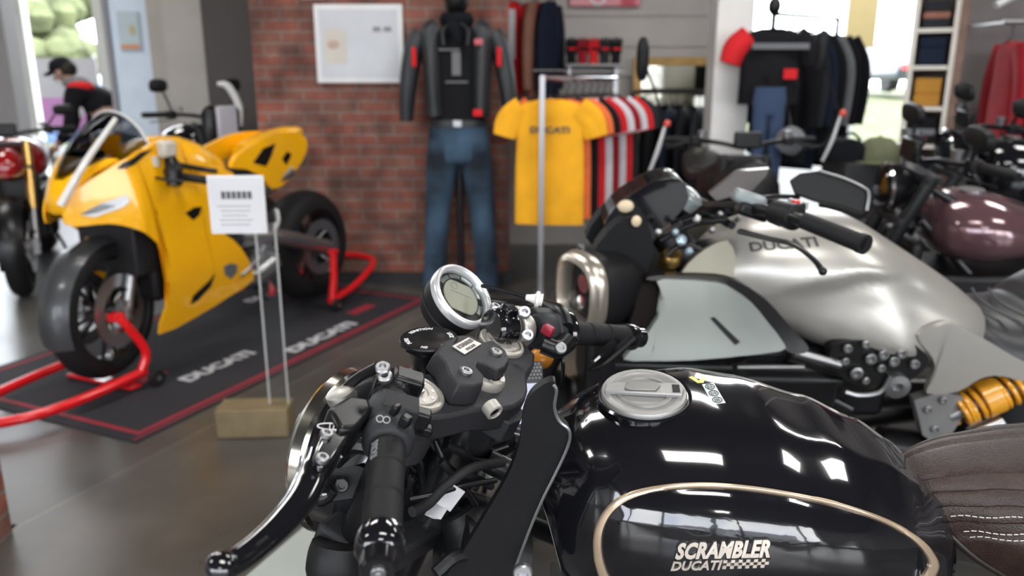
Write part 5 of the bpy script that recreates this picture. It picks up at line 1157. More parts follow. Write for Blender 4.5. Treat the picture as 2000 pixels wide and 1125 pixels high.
# ---- red paddock stands
def roller(M, c, parent):
    MB(M @ Matrix.Translation(Vector(c))).cyl((0, -.015, 0), (0, .015, 0), .035, n=20).build('roller', rubber, parent)
    MB(M @ Matrix.Translation(Vector(c))).cyl((0, -.018, 0), (0, .018, 0), .012, n=12).build('roller_hub', steel, parent)
MG = bikeframe(-1.80, 3.25, AY, 0, 0)
t = thing('front_paddock_stand', 'red tubular paddock stand holding up the front wheel of the yellow motorcycle', 'paddock stand', (-1.80, 3.25, 0), AY)
m = MB(MG); rr = .020
SY = .20
m.tube([(.08, -SY, .075), (-.18, -SY, .06), (-.42, -.15, .05), (-.55, 0, .045), (-.42, .15, .05), (-.18, SY, .06), (.08, SY, .075)], rr, 12, 3); m.build('base_frame', red, t)
for s in (-1, 1):
    m = MB(MG); m.tube([(.06, s * SY, .07), (.09, s * (SY + .01), .16), (.03, s * (SY + .0), .28), (.0, s * .185, .335)], rr * .95, 12, 5); m.box((.0, s * .168, .335), (.05, .05, .03)); m.build('upright', red, t, bevel=.002)
    roller(MG, (.10, s * (SY + .045), .043), t)
MB(MG).box((.03, 0, .018), (.06, .40, .014)).build('cross_plate', red, t, bevel=.004)
t = thing('rear_paddock_stand', 'red tubular paddock stand holding up the rear wheel of the yellow motorcycle', 'paddock stand', tuple(MG @ Vector((1.44, 0, 0))), AY)
m = MB(MG); m.tube([(1.36, -.215, .06), (1.60, -.22, .10), (1.85, -.18, .17), (1.93, -.08, .19), (1.93, .08, .19), (1.85, .18, .17), (1.60, .22, .10), (1.36, .215, .06)], rr, 12, 4); m.build('base_frame', red, t)
for s in (-1, 1):
    m = MB(MG); m.tube([(1.38, s * .215, .06), (1.40, s * .22, .20), (1.40, s * .225, .345)], [.024, .022, .022], 12, 1); m.box((1.40, s * .225, .345), (.04, .05, .02)); m.build('upright', red, t, bevel=.002)
    roller(MG, (1.36, s * .265, .043), t)
# ---- mat under it
mm = mat('dark_mat', (.020, .020, .026), .8, bump=.3, bscale=200)
t = thing('display_mat', 'dark rectangular floor mat with red border lines under the yellow motorcycle', 'mat', tuple(MG @ Vector((1.0, 0, 0))), AY)
MB(MG).box2((-.34, -.62, .0), (1.84, .62, .006)).build('mat_sheet', mm, t)
mr_ = mat('mat_red', (.30, .02, .035), .7); mw_ = mat('mat_white', (.52, .52, .54), .7)
m = MB(MG)
for a, b in (((-.29, -.575), (1.79, -.555)), ((-.29, .555), (1.79, .575)), ((-.29, -.555), (-.27, .555)), ((1.77, -.555), (1.79, .555))): m.box2((a[0], a[1], .0061), (b[0], b[1], .0075))
for a, b in (((-.33, -.60), (1.82, -.592)),): m.box2((a[0], a[1], .0061), (b[0], b[1], .0075))
m.build('red_border', mr_, t)
for (x, y, w2, h2) in ((.40, -.30, .42, .08), (.95, -.47, .52, .08), (1.5, .35, .4, .07)):
    m = MB(MG @ Matrix.Translation((x, y, .0065)))
    text_on(m, 'DUCATI', (0, 0, 0), (1, 0, 0), (0, 1, 0), w2, h2, .001, bold=.05); m.build('mat_lettering', mw_, t)
m = MB(MG); m.box2((.06, -.16, .0061), (.24, -.09, .0078)); m.box2((1.35, -.40, .0061), (1.55, -.33, .0078)); m.build('mat_emblem', mr_, t)
# ---- acrylic sign stand
s0 = at(478, 842, 'z', 0)
MS2 = bikeframe(s0.x + .03, s0.y, R(3))
t = thing('price_stand', 'clear acrylic sign stand with a white price sheet beside the yellow motorcycle', 'sign stand', (s0.x + .03, s0.y, 0), R(3))
MB(MS2).box2((-.115, -.06, 0), (.15, .06, .11)).build('base_box', mat('pale_plywood', (.20, .15, .08), .6, var=.15, vscale=12), t, bevel=.004)
MB(MS2).box2((.075, -.004, .11), (.14, .004, .80)).build('clear_post', glass, t)
m = MB(MS2)
for x in (.073, .142): m.cyl((x, 0, .11), (x, 0, .80), .0035, n=8)
m.build('post_edge', mat('frosted_edge', (.5, .5, .48), .3), t)
yy = s0.y; q0 = MS2.inverted() @ at(404, 343, 'y', yy - .02); q1 = MS2.inverted() @ at(522, 456, 'y', yy - .02)
MB(MS2).box2((q0.x, -.025, q1.z), (q1.x, -.012, q0.z)).build('sheet_holder', white, t, bevel=.002)
wx, wz = (q0.x + q1.x) / 2, (q0.z + q1.z) / 2; W_, H_ = q1.x - q0.x, q0.z - q1.z
MB(MS2).box((wx, -.0258, wz), (W_ * .94, .001, H_ * .94)).build('paper', mat('paper_white', (.68, .68, .70), .6), t)
m = MB(MS2); text_on(m, '38·990', (wx + .005, -.0264, wz + H_ * .17), (1, 0, 0), (0, 0, 1), W_ * .52, H_ * .13, .0005, bold=.05) if False else None
for dx in (-.048, -.03, -.012, .006, .024, .042): m.box((wx + .004 + dx, -.0266, wz + H_ * .17), (.0145, .0005, H_ * .13))
for k in range(5): m.box((wx - .01 + .004 * (k % 2), -.0266, wz - H_ * (.02 + .08 * k)), (W_ * (.6 - .07 * (k % 3)), .0004, .0022))
m.build('printed_lines', mat('ink_grey', (.10, .10, .11), .6), t)
# ================================================================ red naked bike at the left edge, black bike behind the yellow one
deepred = mat('deep_red_paint', (.32, .006, .008), .22, coat=1)
MR = bikeframe(-3.0, 4.75, R(115), 0, 0)
rb, rsx = naked_bike('red naked motorcycle with gold fork at the left edge behind the yellow one', MR, deepred, gold, mir=(-.02, .10, .12, (.12, .07)), tail=deepred, rimm=spoke, tankw=.17, barh=.98, tanktop=.93, lamp=False)
m = MB(MR); rows = []
for x, hw, z0, z1 in ((.02, .04, .72, .80), (.06, .07, .70, .86), (.16, .09, .68, .88)): rows.append([Vector((x, hw * math.sin(a), z0 + (z1 - z0) * (.5 + .5 * math.cos(a)))) for a in [2 * PI * i / 20 for i in range(20)]])
m.rings(rows).build('headlight_fairing', deepred, rb, ang=60)
MK = bikeframe(-1.95, 5.0, R(95), 0, 0)
MB_ = bikeframe(-2.62, 5.05, R(72), 0, 0)
kb, ksx = naked_bike('black touring motorcycle with a pale headlight parked behind the yellow one', bikeframe(-1.80, 5.15, R(84), 0, 0) @ Matrix.Translation((-.42, 0, 0)), gloss, satin, mir=(.0, .04, .14, (.12, .08)), barh=1.16, tanktop=1.06, seath=.88, lamp=False) if False else (None, 0)
MK = bikeframe(-1.62, 4.93, R(148), 0, 0)
kb, ksx = naked_bike('black motorcycle with a pale number panel parked behind the yellow one', MK, gloss, satin, mir=(.02, .05, .17, (.12, .08)), barh=1.08, tanktop=1.02, seath=.86, lamp=False, tail=gloss)
m = MB(MK); m.box((ksx - .16, 0, 1.0), (.03, .15, .26)); m.build('number_panel', mat('pale_lilac_panel', (.42, .41, .45), .45), kb, bevel=.02)
m = MB(MK); m.tube([(ksx - .13, -.12, 1.0), (ksx - .10, -.15, 1.12), (ksx - .04, -.13, 1.24), (ksx + .0, -.08, 1.26)], [.015, .022, .024, .012], 8); m.build('screen_edge', mat('pale_edge', (.6, .6, .58), .3), kb)
m = MB(MK); m.box((ksx - .10, 0, .98), (.10, .26, .30)); m.build('front_cowl', satin, kb, bevel=.04)
# ================================================================ bikes in the row behind the silver one
maroon = mat('maroon_pearl_paint', (.16, .085, .095), .16, metal=.4, coat=1)
MM = bikeframe(1.22, 3.10, R(-2), 0, .12)
mb_, msx = naked_bike('maroon pearl motorcycle parked beyond the silver one at the right', MM, maroon, satin, wheelbase=1.6, mir=(-.02, .03, .10, (.18, .08)), barh=1.04, tanktop=.90, seath=.78, tankw=.20)
MX = bikeframe(1.95, 4.15, R(-2), 0, .12)
xb, xsx = naked_bike('black motorcycle with large black mirrors, farthest right in the row', MX, gloss, satin, wheelbase=1.55, mir=(.0, .06, .10, (.2, .09)), barh=1.10, tanktop=1.02, seath=.86, tankw=.18)
# adventure bike facing the camera, white hand guards and tall mirrors
MT = bikeframe(1.11, 3.62, R(88), 0, 0)
tbk = None
def tourer():
    o = MT.translation
    t, sx = naked_bike('tall adventure motorcycle facing the camera with white hand guards and raised mirrors', MT, plastic, satin, wheelbase=1.5, Rf=.32, mir=None, barh=1.0, tanktop=.90, seath=.80, lamp=False)
    m = MB(MT); rows = []
    for x, hw, z0, z1 in ((-.02, .05, .68, .80), (.04, .12, .64, .92), (.16, .14, .62, .93), (.26, .14, .62, .92)): rows.append([Vector((x, hw * math.sin(a), z0 + (z1 - z0) * (.5 + .5 * math.cos(a)))) for a in [2 * PI * i / 20 for i in range(20)]])
    m.rings(rows).build('front_fairing', plastic, t, ang=60)
    for s in (-1, 1):
        zo = .05 if s < 0 else 0
        b = Vector((sx + .07, s * .22, 1.0)); a = Vector((sx + .13, s * .38, 1.0))
        tip = Vector((sx - .02, s * .36, 1.30)); m = MB(MT); m.tube([Vector((sx - .02, s * .41 + .04, .86 + zo)), Vector((sx - .04, s * .41 + .01, .96 + zo)), Vector((sx - .03, s * .41 - .02, 1.07 + zo))], [.014, .017, .013], 10, flat=.5); m.build('hand_guard', mat('guard_white', (.62, .62, .62), .35), t)
        m = MB(MT); m.ball(Vector((sx - .03, s * .41 - .03, 1.085 + zo)), (.016, .016, .018)); m.build('red_marker', mat('marker_red', (.65, .08, .06), .4), t)
        mirror(MT, Vector((sx + .0, s * .41 - .02, 1.08 + zo)), Vector((sx - .04, s * .41 + .10, 1.38 + zo * .6)), (.06, .20), t)
        m = MB(MT); m.tube([b, Vector((sx + .02, s * .38, .98)), Vector((sx + .0, s * .41 - .02, 1.08 + zo))], .008, 8); m.build('mirror_clamp', satin, t)
tourer()
# ================================================================ clothing
def fcol(name, c, r=.85): return mat(name, c, r, bump=.4, bscale=40, var=.12, spec=.25)
c_black = fcol('cloth_black', (.007, .007, .009)); c_navy = fcol('cloth_navy', (.009, .014, .03)); c_red = fcol('cloth_red', (.60, .02, .025)); c_white = fcol('cloth_white', (.62, .61, .64))
c_yel = fcol('cloth_yellow', (.88, .42, .02)); c_dred = fcol('cloth_dark_red', (.28, .012, .02)); c_grey = fcol('cloth_grey', (.16, .165, .175)); c_char = fcol('cloth_charcoal', (.020, .021, .025)); c_brown = fcol('cloth_brown', (.26, .12, .085)); c_orange = fcol('cloth_orange', (.85, .18, .06)); c_olive = fcol('cloth_olive', (.13, .14, .08)); c_tan = fcol('cloth_tan', (.42, .20, .035))
jeansm = mat('blue_denim', (.028, .055, .088), .85, bump=.5, bscale=120, var=.8, vscale=4)
leatherm = mat('charcoal_leather', (.026, .028, .031), .42, bump=.5, bscale=90, var=.15)
def garment_part(T, sec, name, mt, parent, fold=.004, seed=0):
    """sec rows: (centre x, centre z, half width, half depth); loft down the rows, with soft folds"""
    m = MB(T); rs = []; n = 26
    cs = catmull([Vector((a, b, 0)) for a, b, c, d in sec], 4); ws = catmull([Vector((c, d, 0)) for a, b, c, d in sec], 4)
    for j, (c, w_) in enumerate(zip(cs, ws)):
        tdir = (cs[min(j + 1, len(cs) - 1)] - cs[max(j - 1, 0)]).normalized(); nx = Vector((-tdir.y, tdir.x))
        if nx.x < 0: nx = -nx
        r = []
        for i in range(n):
            t = 2 * PI * i / n; f = 1 + fold / max(w_.y, .01) * math.sin(5 * t + seed + c.y * 9) * .6
            r.append(Vector((c.x + nx.x * w_.x * math.cos(t), w_.y * math.sin(t) * f, c.y + nx.y * w_.x * math.cos(t))))
        rs.append(r)
    return m.rings(rs).build(name, mt, parent, ang=70)
def shirt(T, label, cat, mt, group, long=False, L=.70, W=.24, trim=None, dep=.045, name='t_shirt', loc=None, sleeve=None, pr=None, hanger=True):
    """hangs from local z=0 (hook) down; front faces local -y"""
    o = T.translation; t = thing(name, label, cat, (o.x, o.y, o.z - L - .1), math.atan2(T[1][0], T[0][0]), group)
    garment_part(T, [(0, -.075, .07, dep * .6), (0, -.10, W * .80, dep * .8), (0, -.15, W * .95, dep), (0, -.28, W * .96, dep), (0, -L * .7, W, dep * 1.05), (0, -.10 - L, W * 1.02, dep * 1.1)], 'torso', mt, t, seed=random.random() * 6)
    for s in (-1, 1):
        if long: rows = [(s * W * .80, -.12, .07, dep * .9), (s * (W + .05), -.28, .07, dep * .9), (s * (W + .07), -.48, .06, dep * .8), (s * (W + .06), -.68, .05, dep * .7)]
        else: rows = [(s * W * .78, -.125, .075, dep * .8), (s * (W + .035), -.19, .075, dep * .8), (s * (W + .065), -.28, .065, dep * .7)]
        garment_part(T, rows, 'sleeve', (sleeve[(s + 1) // 2] if isinstance(sleeve, tuple) else sleeve) or mt, t, seed=s)
    if trim: garment_part(T, [(0, -.095, W * .55, dep * .95), (0, -.15, W * .97, dep * 1.06), (0, -.22, W * .98, dep * 1.06)], 'shoulder_panel', trim, t)
    if pr:
        m = MB(T); text_on(m, pr[0], (0, -dep * 1.12, pr[1]), (1, 0, 0), (0, 0, 1), pr[2], pr[3], .004, bold=.04); m.build('chest_print', pr[4], t)
    MB(T).ringlathe([(.062, -.004), (.068, 0), (.062, .004)], Matrix.Translation((0, 0, -.082)) @ Matrix.Diagonal((1, dep / .075, 1, 1)), 20).build('collar', trim or mt, t)
    if hanger:
        m = MB(T); m.tube([(-.18, 0, -.115), (0, 0, -.05), (.18, 0, -.115)], .005, 6, 1); m.tube([(0, 0, -.05), (0, 0, -.02), (.014, 0, 0), (0, 0, .018), (-.014, 0, .008)], .003, 6); m.build('hanger', plastic, t)
    return t
def gframe(x, y, z, ang): return Matrix.Translation((x, y, z)) @ Matrix.Rotation(ang, 4, 'Z')
# ---- rail of t-shirts
ra = Vector((.165, 4.50, 0)); rbv = Vector((.66, 5.27, 0)); rd = (rbv - ra)
t = thing('clothes_rail', 'chrome clothes rail holding the yellow, red and white t-shirts', 'clothes rail', tuple(ra.lerp(rbv, .5)))
for p in (ra, rbv): MB().box2((p.x - .016, p.y - .016, 0), (p.x + .016, p.y + .016, 1.31)).build('post', steel, t, bevel=.003)
MB().cyl(ra + Vector((0, 0, 1.295)), rbv + Vector((0, 0, 1.295)), .018).build('top_bar', chrome, t)
for p in (ra, rbv): MB().box((p.x, p.y, .02), (.07, .45, .04)).build('foot', steel, t, bevel=.004)
m = MB(); m.box((0, 0, 0), (rd.length, .12, .004), Matrix.Translation(ra.lerp(rbv, .5) + Vector((0, 0, 1.335))) @ Matrix.Rotation(math.atan2(rd.y, rd.x), 4, 'Z')); m.build('top_shelf', mat('rail_shelf', (.45, .44, .43), .35, metal=.5), t)
TS = [(c_yel, 'front yellow t-shirt with dark chest lettering on the chrome rail'), (c_orange, 'orange t-shirt directly behind the yellow one on the chrome rail'), (c_black, 'black t-shirt third from the front of the chrome rail'), (c_red, 'bright red t-shirt just before the first white one on the rail'), (c_white, 'white t-shirt between the two red ones on the chrome rail'), (c_dred, 'dark red t-shirt behind the first white one on the rail'), (c_white, 'second white t-shirt, behind the dark red one on the rail'), (c_red, 'last red t-shirt near the back of the chrome rail'), (c_char, 'charcoal t-shirt at the back end of the chrome rail')]
for i, (mt_, lb) in enumerate(TS):
    p = ra + rd * (.10 + i * .105); shirt(gframe(p.x, p.y, 1.254, R(-6 + 1 * math.sin(i * 2.3))), lb, 't-shirt', mt_, 't-shirts on the chrome rail', L=.66 if i else .68, W=.195 if i == 0 else .19, pr=('DUCATI', -.24, .22, .035, dk) if i == 0 else None, dep=.027)
# ---- outfit on the brick wall
ox = at(893, 100, 'y', 4.86).x; oy = 4.86
zs = lambda py: at(893, py, 'y', oy).z
xs_ = lambda px, py=150: at(px, py, 'y', oy).x - ox
TO = gframe(ox, oy, 0, 0)
t = thing('mannequin', 'black mannequin stand on the brick wall wearing jacket and jeans, head cut off above', 'mannequin', (ox, oy, 0))
m = MB(TO); m.cyl((0, 0.02, .02), (0, 0.02, 1.62), .02); m.cyl((0, 0.02, 1.42), (0, 0.02, 1.66), .045); m.build('pole', satin, t)
m = MB(TO); m.ball((0, 0.0, 1.74), (.075, .09, .11), 18); m.build('head_form', satin, t); m = MB(TO); m.lathe([(.0005, 0), (.17, 0), (.17, .012), (.02, .02)], I4, 28); m.build('foot_plate', steel, t)
t = thing('denim_jeans', 'faded blue denim jeans on the mannequin in front of the brick wall', 'jeans', (ox, oy - .02, .1))
zw = zs(236); zc = zs(310); zh = zs(562)
garment_part(TO, [(0, zw, .165, .085), (0, zw - .05, .175, .09), (0, zw - .14, .185, .095), (0, zc, .18, .09), (0, zc - .03, .15, .07)], 'hips', jeansm, t)
for s in (-1, 1): garment_part(TO, [(s * .09, zw - .12, .092, .085), (s * .10, zc, .095, .085), (s * .13, zc - .25, .082, .08), (s * .148, (zc + zh) / 2 - .08, .070, .07), (s * .16, zh + .12, .072, .07), (s * .165, zh, .078, .07)], 'trouser_leg', jeansm, t, seed=s)
m = MB(TO); m.ringlathe([(.168, -.02), (.172, -.02), (.172, .02), (.168, .02)], Matrix.Translation((0, 0, zw - .012)) @ Matrix.Diagonal((1, .53, 1, 1)), 36); m.build('belt', leatherm, t); MB(TO).box((0, -.095, zw - .012), (.05, .01, .04)).build('buckle', steel, t, bevel=.003)
t = thing('black_t_shirt', 'black t-shirt with faint chest print under the open leather jacket', 't-shirt', (ox, oy, zw))
garment_part(TO, [(0, zs(52), .08, .06), (0, zs(72), .15, .08), (0, zs(110), .165, .095), (0, zs(200), .15, .085), (0, zs(246), .155, .085)], 'torso', c_black, t)
m = MB(TO); text_on(m, '1', (.0, -.098, zs(125)), (1, 0, 0), (0, 0, 1), .05, .13, .004, bold=.02); m.box((-.04, -.098, zs(98)), (.12, .003, .012)); m.box((.0, -.098, zs(160)), (.13, .003, .01)); m.build('chest_print', mat('print_faint', (.14, .14, .15), .6), t)
t = thing('leather_jacket', 'open charcoal leather jacket with red accents hanging on the brick wall', 'jacket', (ox, oy, zw))
for s in (-1, 1):
    garment_part(TO, [(s * .10, zs(52), .060, .10), (s * .145, zs(70), .075, .115), (s * .145, zs(110), .060, .125), (s * .14, zs(170), .055, .12), (s * .135, zs(226), .055, .115)], 'front_panel', leatherm, t, seed=s)
    garment_part(TO, [(s * .20, zs(66), .06, .065), (s * .245, zs(90), .060, .07), (s * .28, zs(140), .055, .065), (s * .30, zs(190), .048, .06), (s * .31, zs(236), .040, .05)], 'sleeve', leatherm, t, seed=s)
    m = MB(TO); m.box((s * .245, -.07, zs(112)), (.028, .02, .11)); m.build('red_arm_stripe', c_red, t, bevel=.006)
    m = MB(TO); m.tube([(s * .03, -.09, zs(48)), (s * .075, -.115, zs(62)), (s * .07, -.125, zs(90))], .014, 8, flat=.5); m.build('collar', leatherm, t)
m = MB(TO); m.box((.13, -.13, zs(84)), (.05, .012, .035)); m.build('chest_badge', mat('badge_pinkred', (.55, .12, .14), .6), t, bevel=.006)
m = MB(TO); m.box((.12, -.12, zs(219)), (.055, .02, .04)); m.build('red_hem_tab', c_red, t, bevel=.006)
t = thing('scarf', 'black scarf wrapped round the mannequin neck above the jacket', 'scarf', (ox, oy, zs(60)))
m = MB(TO); m.ringlathe([(.05, -.03), (.09, -.035), (.10, 0), (.085, .035), (.05, .03)], Matrix.Translation((0, 0, zs(38))), 24); m.tube([(-.02, -.08, zs(40)), (.0, -.11, zs(60)), (.02, -.12, zs(85))], [.03, .04, .02], 10, flat=.5); m.build('scarf_wrap', cloth_black, t)
# ---- garments hung farther back beside the brick wall
def hungat(px, py, Y, label, mt_, **k):
    p = at(px, py, 'y', Y); return shirt(gframe(p.x, Y, p.z, k.pop('ang', 0)), label, k.pop('cat', 'jacket'), mt_, k.pop('group', None), **k)
t = thing('wall_rack', 'grey garment bar along the beige wall behind the chrome rail', 'garment bar', (.4, 6.1, 1.8))
m = MB(); m.cyl((-.08, 6.05, 1.93), (.36, 6.05, 1.93), .012)
for x in (-.06, .34): m.cyl((x, 6.05, 1.93), (x, 6.29, 1.93), .01)
m.build('bar', steel, t)
def hang(x, y, z, label, mt_, ang=0, **k): return shirt(gframe(x, y, z, ang), label, k.pop('cat', 'jacket'), mt_, k.pop('group', 'tops on the bar along the beige wall'), **k)
hang(-.03, 6.05, 1.895, 'red racing shirt with white front panel beside the brick wall', c_red, R(22), cat='shirt', name='racing_shirt', L=.62, W=.12, dep=.05, pr=('I', -.30, .07, .34, c_white))
hang(.17, 6.05, 1.895, 'brown jacket with red shoulders between the red shirt and the navy one', c_brown, R(72), name='brown_jacket', L=.92, W=.13, dep=.042, trim=c_dred, long=True)
hang(.28, 6.05, 1.895, 'dark navy jacket at the right end of the wall bar', c_navy, R(66), name='navy_jacket', L=.68, W=.12, dep=.042, long=True)
# red sign and glove shelf
p0 = at(1112, 12, 'y', 6.24); p1 = at(1250, 12, 'y', 6.24)
t = thing('shop_sign', 'dark red sign with a white emblem above the glove shelf, cut by the top edge', 'sign', ((p0.x + p1.x) / 2, 6.26, p0.z))
MB().box2((p0.x, 6.24, p0.z), (p1.x, 6.28, p0.z + .32)).build('sign_board', mat('sign_red', (.42, .008, .03), .35, coat=.3), t, bevel=.003)
m = MB(); m.ringlathe([(.05, -.002), (.065, -.002), (.065, .002), (.05, .002)], axis_frame(((p0.x + p1.x) / 2 - .05, 6.238, p0.z + .07), (0, -1, 0)), 28); m.build('emblem', c_white, t)
zsh = at(1160, 125, 'y', 6.15).z
t = thing('glove_shelf', 'grey wall shelf carrying red and black riding gloves', 'shelf', (.62, 6.2, zsh))
x0, x1 = at(1102, 125, 'y', 6.1).x, at(1215, 125, 'y', 6.1).x
MB().box2((x0, 5.98, zsh - .02), (x1, 6.285, zsh)).build('shelf_board', mat('shelf_grey', (.30, .29, .29), .5), t, bevel=.003)
for x in (x0 + .03, x1 - .05): MB().box2((x, 6.1, zsh - .1), (x + .02, 6.285, zsh - .02)).build('bracket', steel, t)
random.seed(11)
GL = [('black glove with red knuckles, leftmost on the grey glove shelf', c_black), ('red and black glove second from the left on the glove shelf', c_dred), ('bright red glove standing in the middle of the glove shelf', c_red), ('charcoal glove right of the middle on the glove shelf', c_char), ('black glove with a red cuff at the right end of the glove shelf', c_black)]
for i, (lb, mt_) in enumerate(GL):
    x = x0 + .05 + (x1 - x0 - .1) * i / 4; T = gframe(x, 6.08, zsh, R(random.uniform(-6, 6)))
    t = thing('riding_glove', lb, 'glove', (x, 6.08, zsh), 0, 'riding gloves on the grey shelf')
    m = MB(T); m.rings([[Vector((a * math.cos(q), b * math.sin(q), z)) for q in [2 * PI * k / 14 for k in range(14)]] for a, b, z in ((.035, .03, 0), (.03, .026, .05), (.042, .024, .09), (.040, .02, .12))]); m.build('palm', mt_, t)
    for k in range(4): m = MB(T); m.tube([(-.03 + .02 * k, 0, .11), (-.033 + .022 * k, -.005, .15), (-.034 + .023 * k, -.02, .185 - .008 * abs(k - 1.5))], [.011, .011, .009], 8); m.build('finger', mt_, t)
    m = MB(T); m.tube([(-.028, -.012, .06), (-.036, -.03, .09), (-.034, -.04, .12)], [.010, .010, .009], 8); m.build('thumb', mt_, t)
    MB(T).box((0, -.026, .105), (.06, .012, .02)).build('knuckle_guard', (c_red, c_black)[i in (1, 2)], t, bevel=.004)
# wood framed mirror
a0 = at(1238, 112, 'y', 6.1); a1 = at(1392, 340, 'y', 6.1)
t = thing('dressing_mirror', 'tall dressing mirror in a golden wooden frame left of the white pillar', 'mirror', ((a0.x + a1.x) / 2, 6.14, 0))
fm = mat('golden_wood', (.40, .24, .07), .45, var=.25, vscale=9)
zb = .35
for b in (((a0.x, zb), (a0.x + .06, a0.z)), ((a1.x - .06, zb), (a1.x, a0.z)), ((a0.x + .06, a0.z - .06), (a1.x - .06, a0.z)), ((a0.x + .06, zb), (a1.x - .06, zb + .06))):
    MB().box2((b[0][0], 6.08, b[0][1]), (b[1][0], 6.13, b[1][1])).build('frame_rail', fm, t, bevel=.004)
MB().box2((a0.x + .055, 6.10, zb + .05), (a1.x - .055, 6.115, a0.z - .05)).build('mirror_glass', mat('mirror_silver', (.62, .60, .50), .06, metal=1), t)
for x in (a0.x + .1, a1.x - .1): MB().box2((x - .02, 6.0, 0), (x + .02, 6.25, zb)).build('leg', fm, t)
# low dark rail between the mirror and the pillar
t = thing('jacket_rail', 'low black rail of dark jackets in front of the wooden mirror', 'clothes rail', (1.2, 5.68, 0))
for x in (.84, 1.54): MB().cyl((x, 5.68, 0), (x, 5.68, 1.20), .014).build('post', satin, t)
MB().cyl((.84, 5.68, 1.2), (1.54, 5.68, 1.2), .014).build('top_bar', satin, t)
for x in (.84, 1.54): MB().box((x, 5.68, .012), (.05, .4, .024)).build('foot', satin, t)
for i, (mt_, lb) in enumerate([(c_black, 'black jacket at the left end of the low rail by the mirror'), (c_navy, 'very dark navy jacket second on the low rail by the mirror'), (c_black, 'black jacket in the middle of the low rail by the mirror'), (c_char, 'charcoal jacket fourth on the low rail by the mirror'), (c_black, 'black jacket at the right end of the low rail, before the white pillar')]):
    hang(1.0 + i * .10, 5.68, 1.163, lb, mt_, R(70), group='dark jackets on the low rail', name='dark_jacket', long=True, L=.80, W=.20, dep=.03)
# ---- big rack of riding jackets before the right window
t = thing('jacket_rack', 'tall black rack of riding jackets in front of the bright window', 'clothes rack', (1.75, 4.5, 0))
J0, J1 = Vector((1.72, 5.52, 1.70)), Vector((2.32, 5.98, 1.70))
for p in (J0, J1): MB().cyl((p.x, p.y, 0), (p.x, p.y, 1.70), .016).build('post', satin, t)
MB().cyl(J0, J1, .014).build('top_bar', satin, t)
MB().box(((J0.x + J1.x) / 2, (J0.y + J1.y) / 2, .02), (.75, .05, .04)).build('foot', satin, t)
for p in (J0, J1): MB().box((p.x, p.y, .02), (.05, .5, .04)).build('foot', satin, t)
JK = [(c_black, None, c_grey, 'black jacket with grey shoulders, front of the window rack', -8), (c_char, None, c_grey, 'black jacket with grey shoulder band in the window rack', 6), (c_navy, None, None, 'navy jacket hanging behind the grey banded one in the window rack', 10), (c_black, None, c_red, 'black jacket with red shoulder panel in the window rack', 4), (c_char, c_grey, None, 'charcoal jacket with grey sleeves in the window rack', 12), (c_black, None, None, 'plain black jacket second from the back of the window rack', -4), (c_black, None, c_white, 'black jacket with white shoulder piece at the back of the window rack', 8)]
for i, (mt_, sl_, tr, lb, a) in enumerate(JK):
    p = J0.lerp(J1, .11 + i * .13); hang(p.x, p.y, 1.66, lb, mt_, R(-52 + a * .12), group='riding jackets on the tall rack', name='riding_jacket', long=True, L=.78 + .05 * (i % 3), W=.20, dep=.032, sleeve=sl_, trim=tr)
# ball topped hook above the rack
p = at(1513, 10, 'y', 5.06); t = thing('display_torso', 'black display torso with round finial above the jacket rack', 'display stand', (p.x, 5.06, 0))
m = MB(); m.cyl((p.x, 5.06, 0), (p.x, 5.06, 1.74), .014); m.build('pole', satin, t); m = MB(); m.ball((p.x, 5.06, at(1513, 12, 'y', 5.06).z), (.04, .04, .055)); m.build('finial', satin, t)
m = MB(); m.lathe([(.12, 0), (.12, .015), (.014, .02)], Matrix.Translation((p.x, 5.06, 0)), 24); m.build('foot_plate', satin, t)
shirt(gframe(p.x, 5.06, at(1513, 30, 'y', 5.06).z, 0), 'black jersey on the display torso in front of the jacket rack', 'jersey', c_black, None, L=.42, W=.18, dep=.07, long=False, sleeve=(c_red, None), trim=None, name='black_jersey', hanger=False)
TJ = gframe(p.x, 5.06, at(1513, 30, 'y', 5.06).z, 0)
m = MB(TJ); m.box((.03, -.085, -.18), (.34, .012, .035)); o_ = m.build('grey_band', c_grey, bpy.data.objects['black_jersey']); m = MB(TJ); m.box((.10, -.085, -.34), (.08, .012, .06)); m.build('red_patch', c_red, bpy.data.objects['black_jersey'])
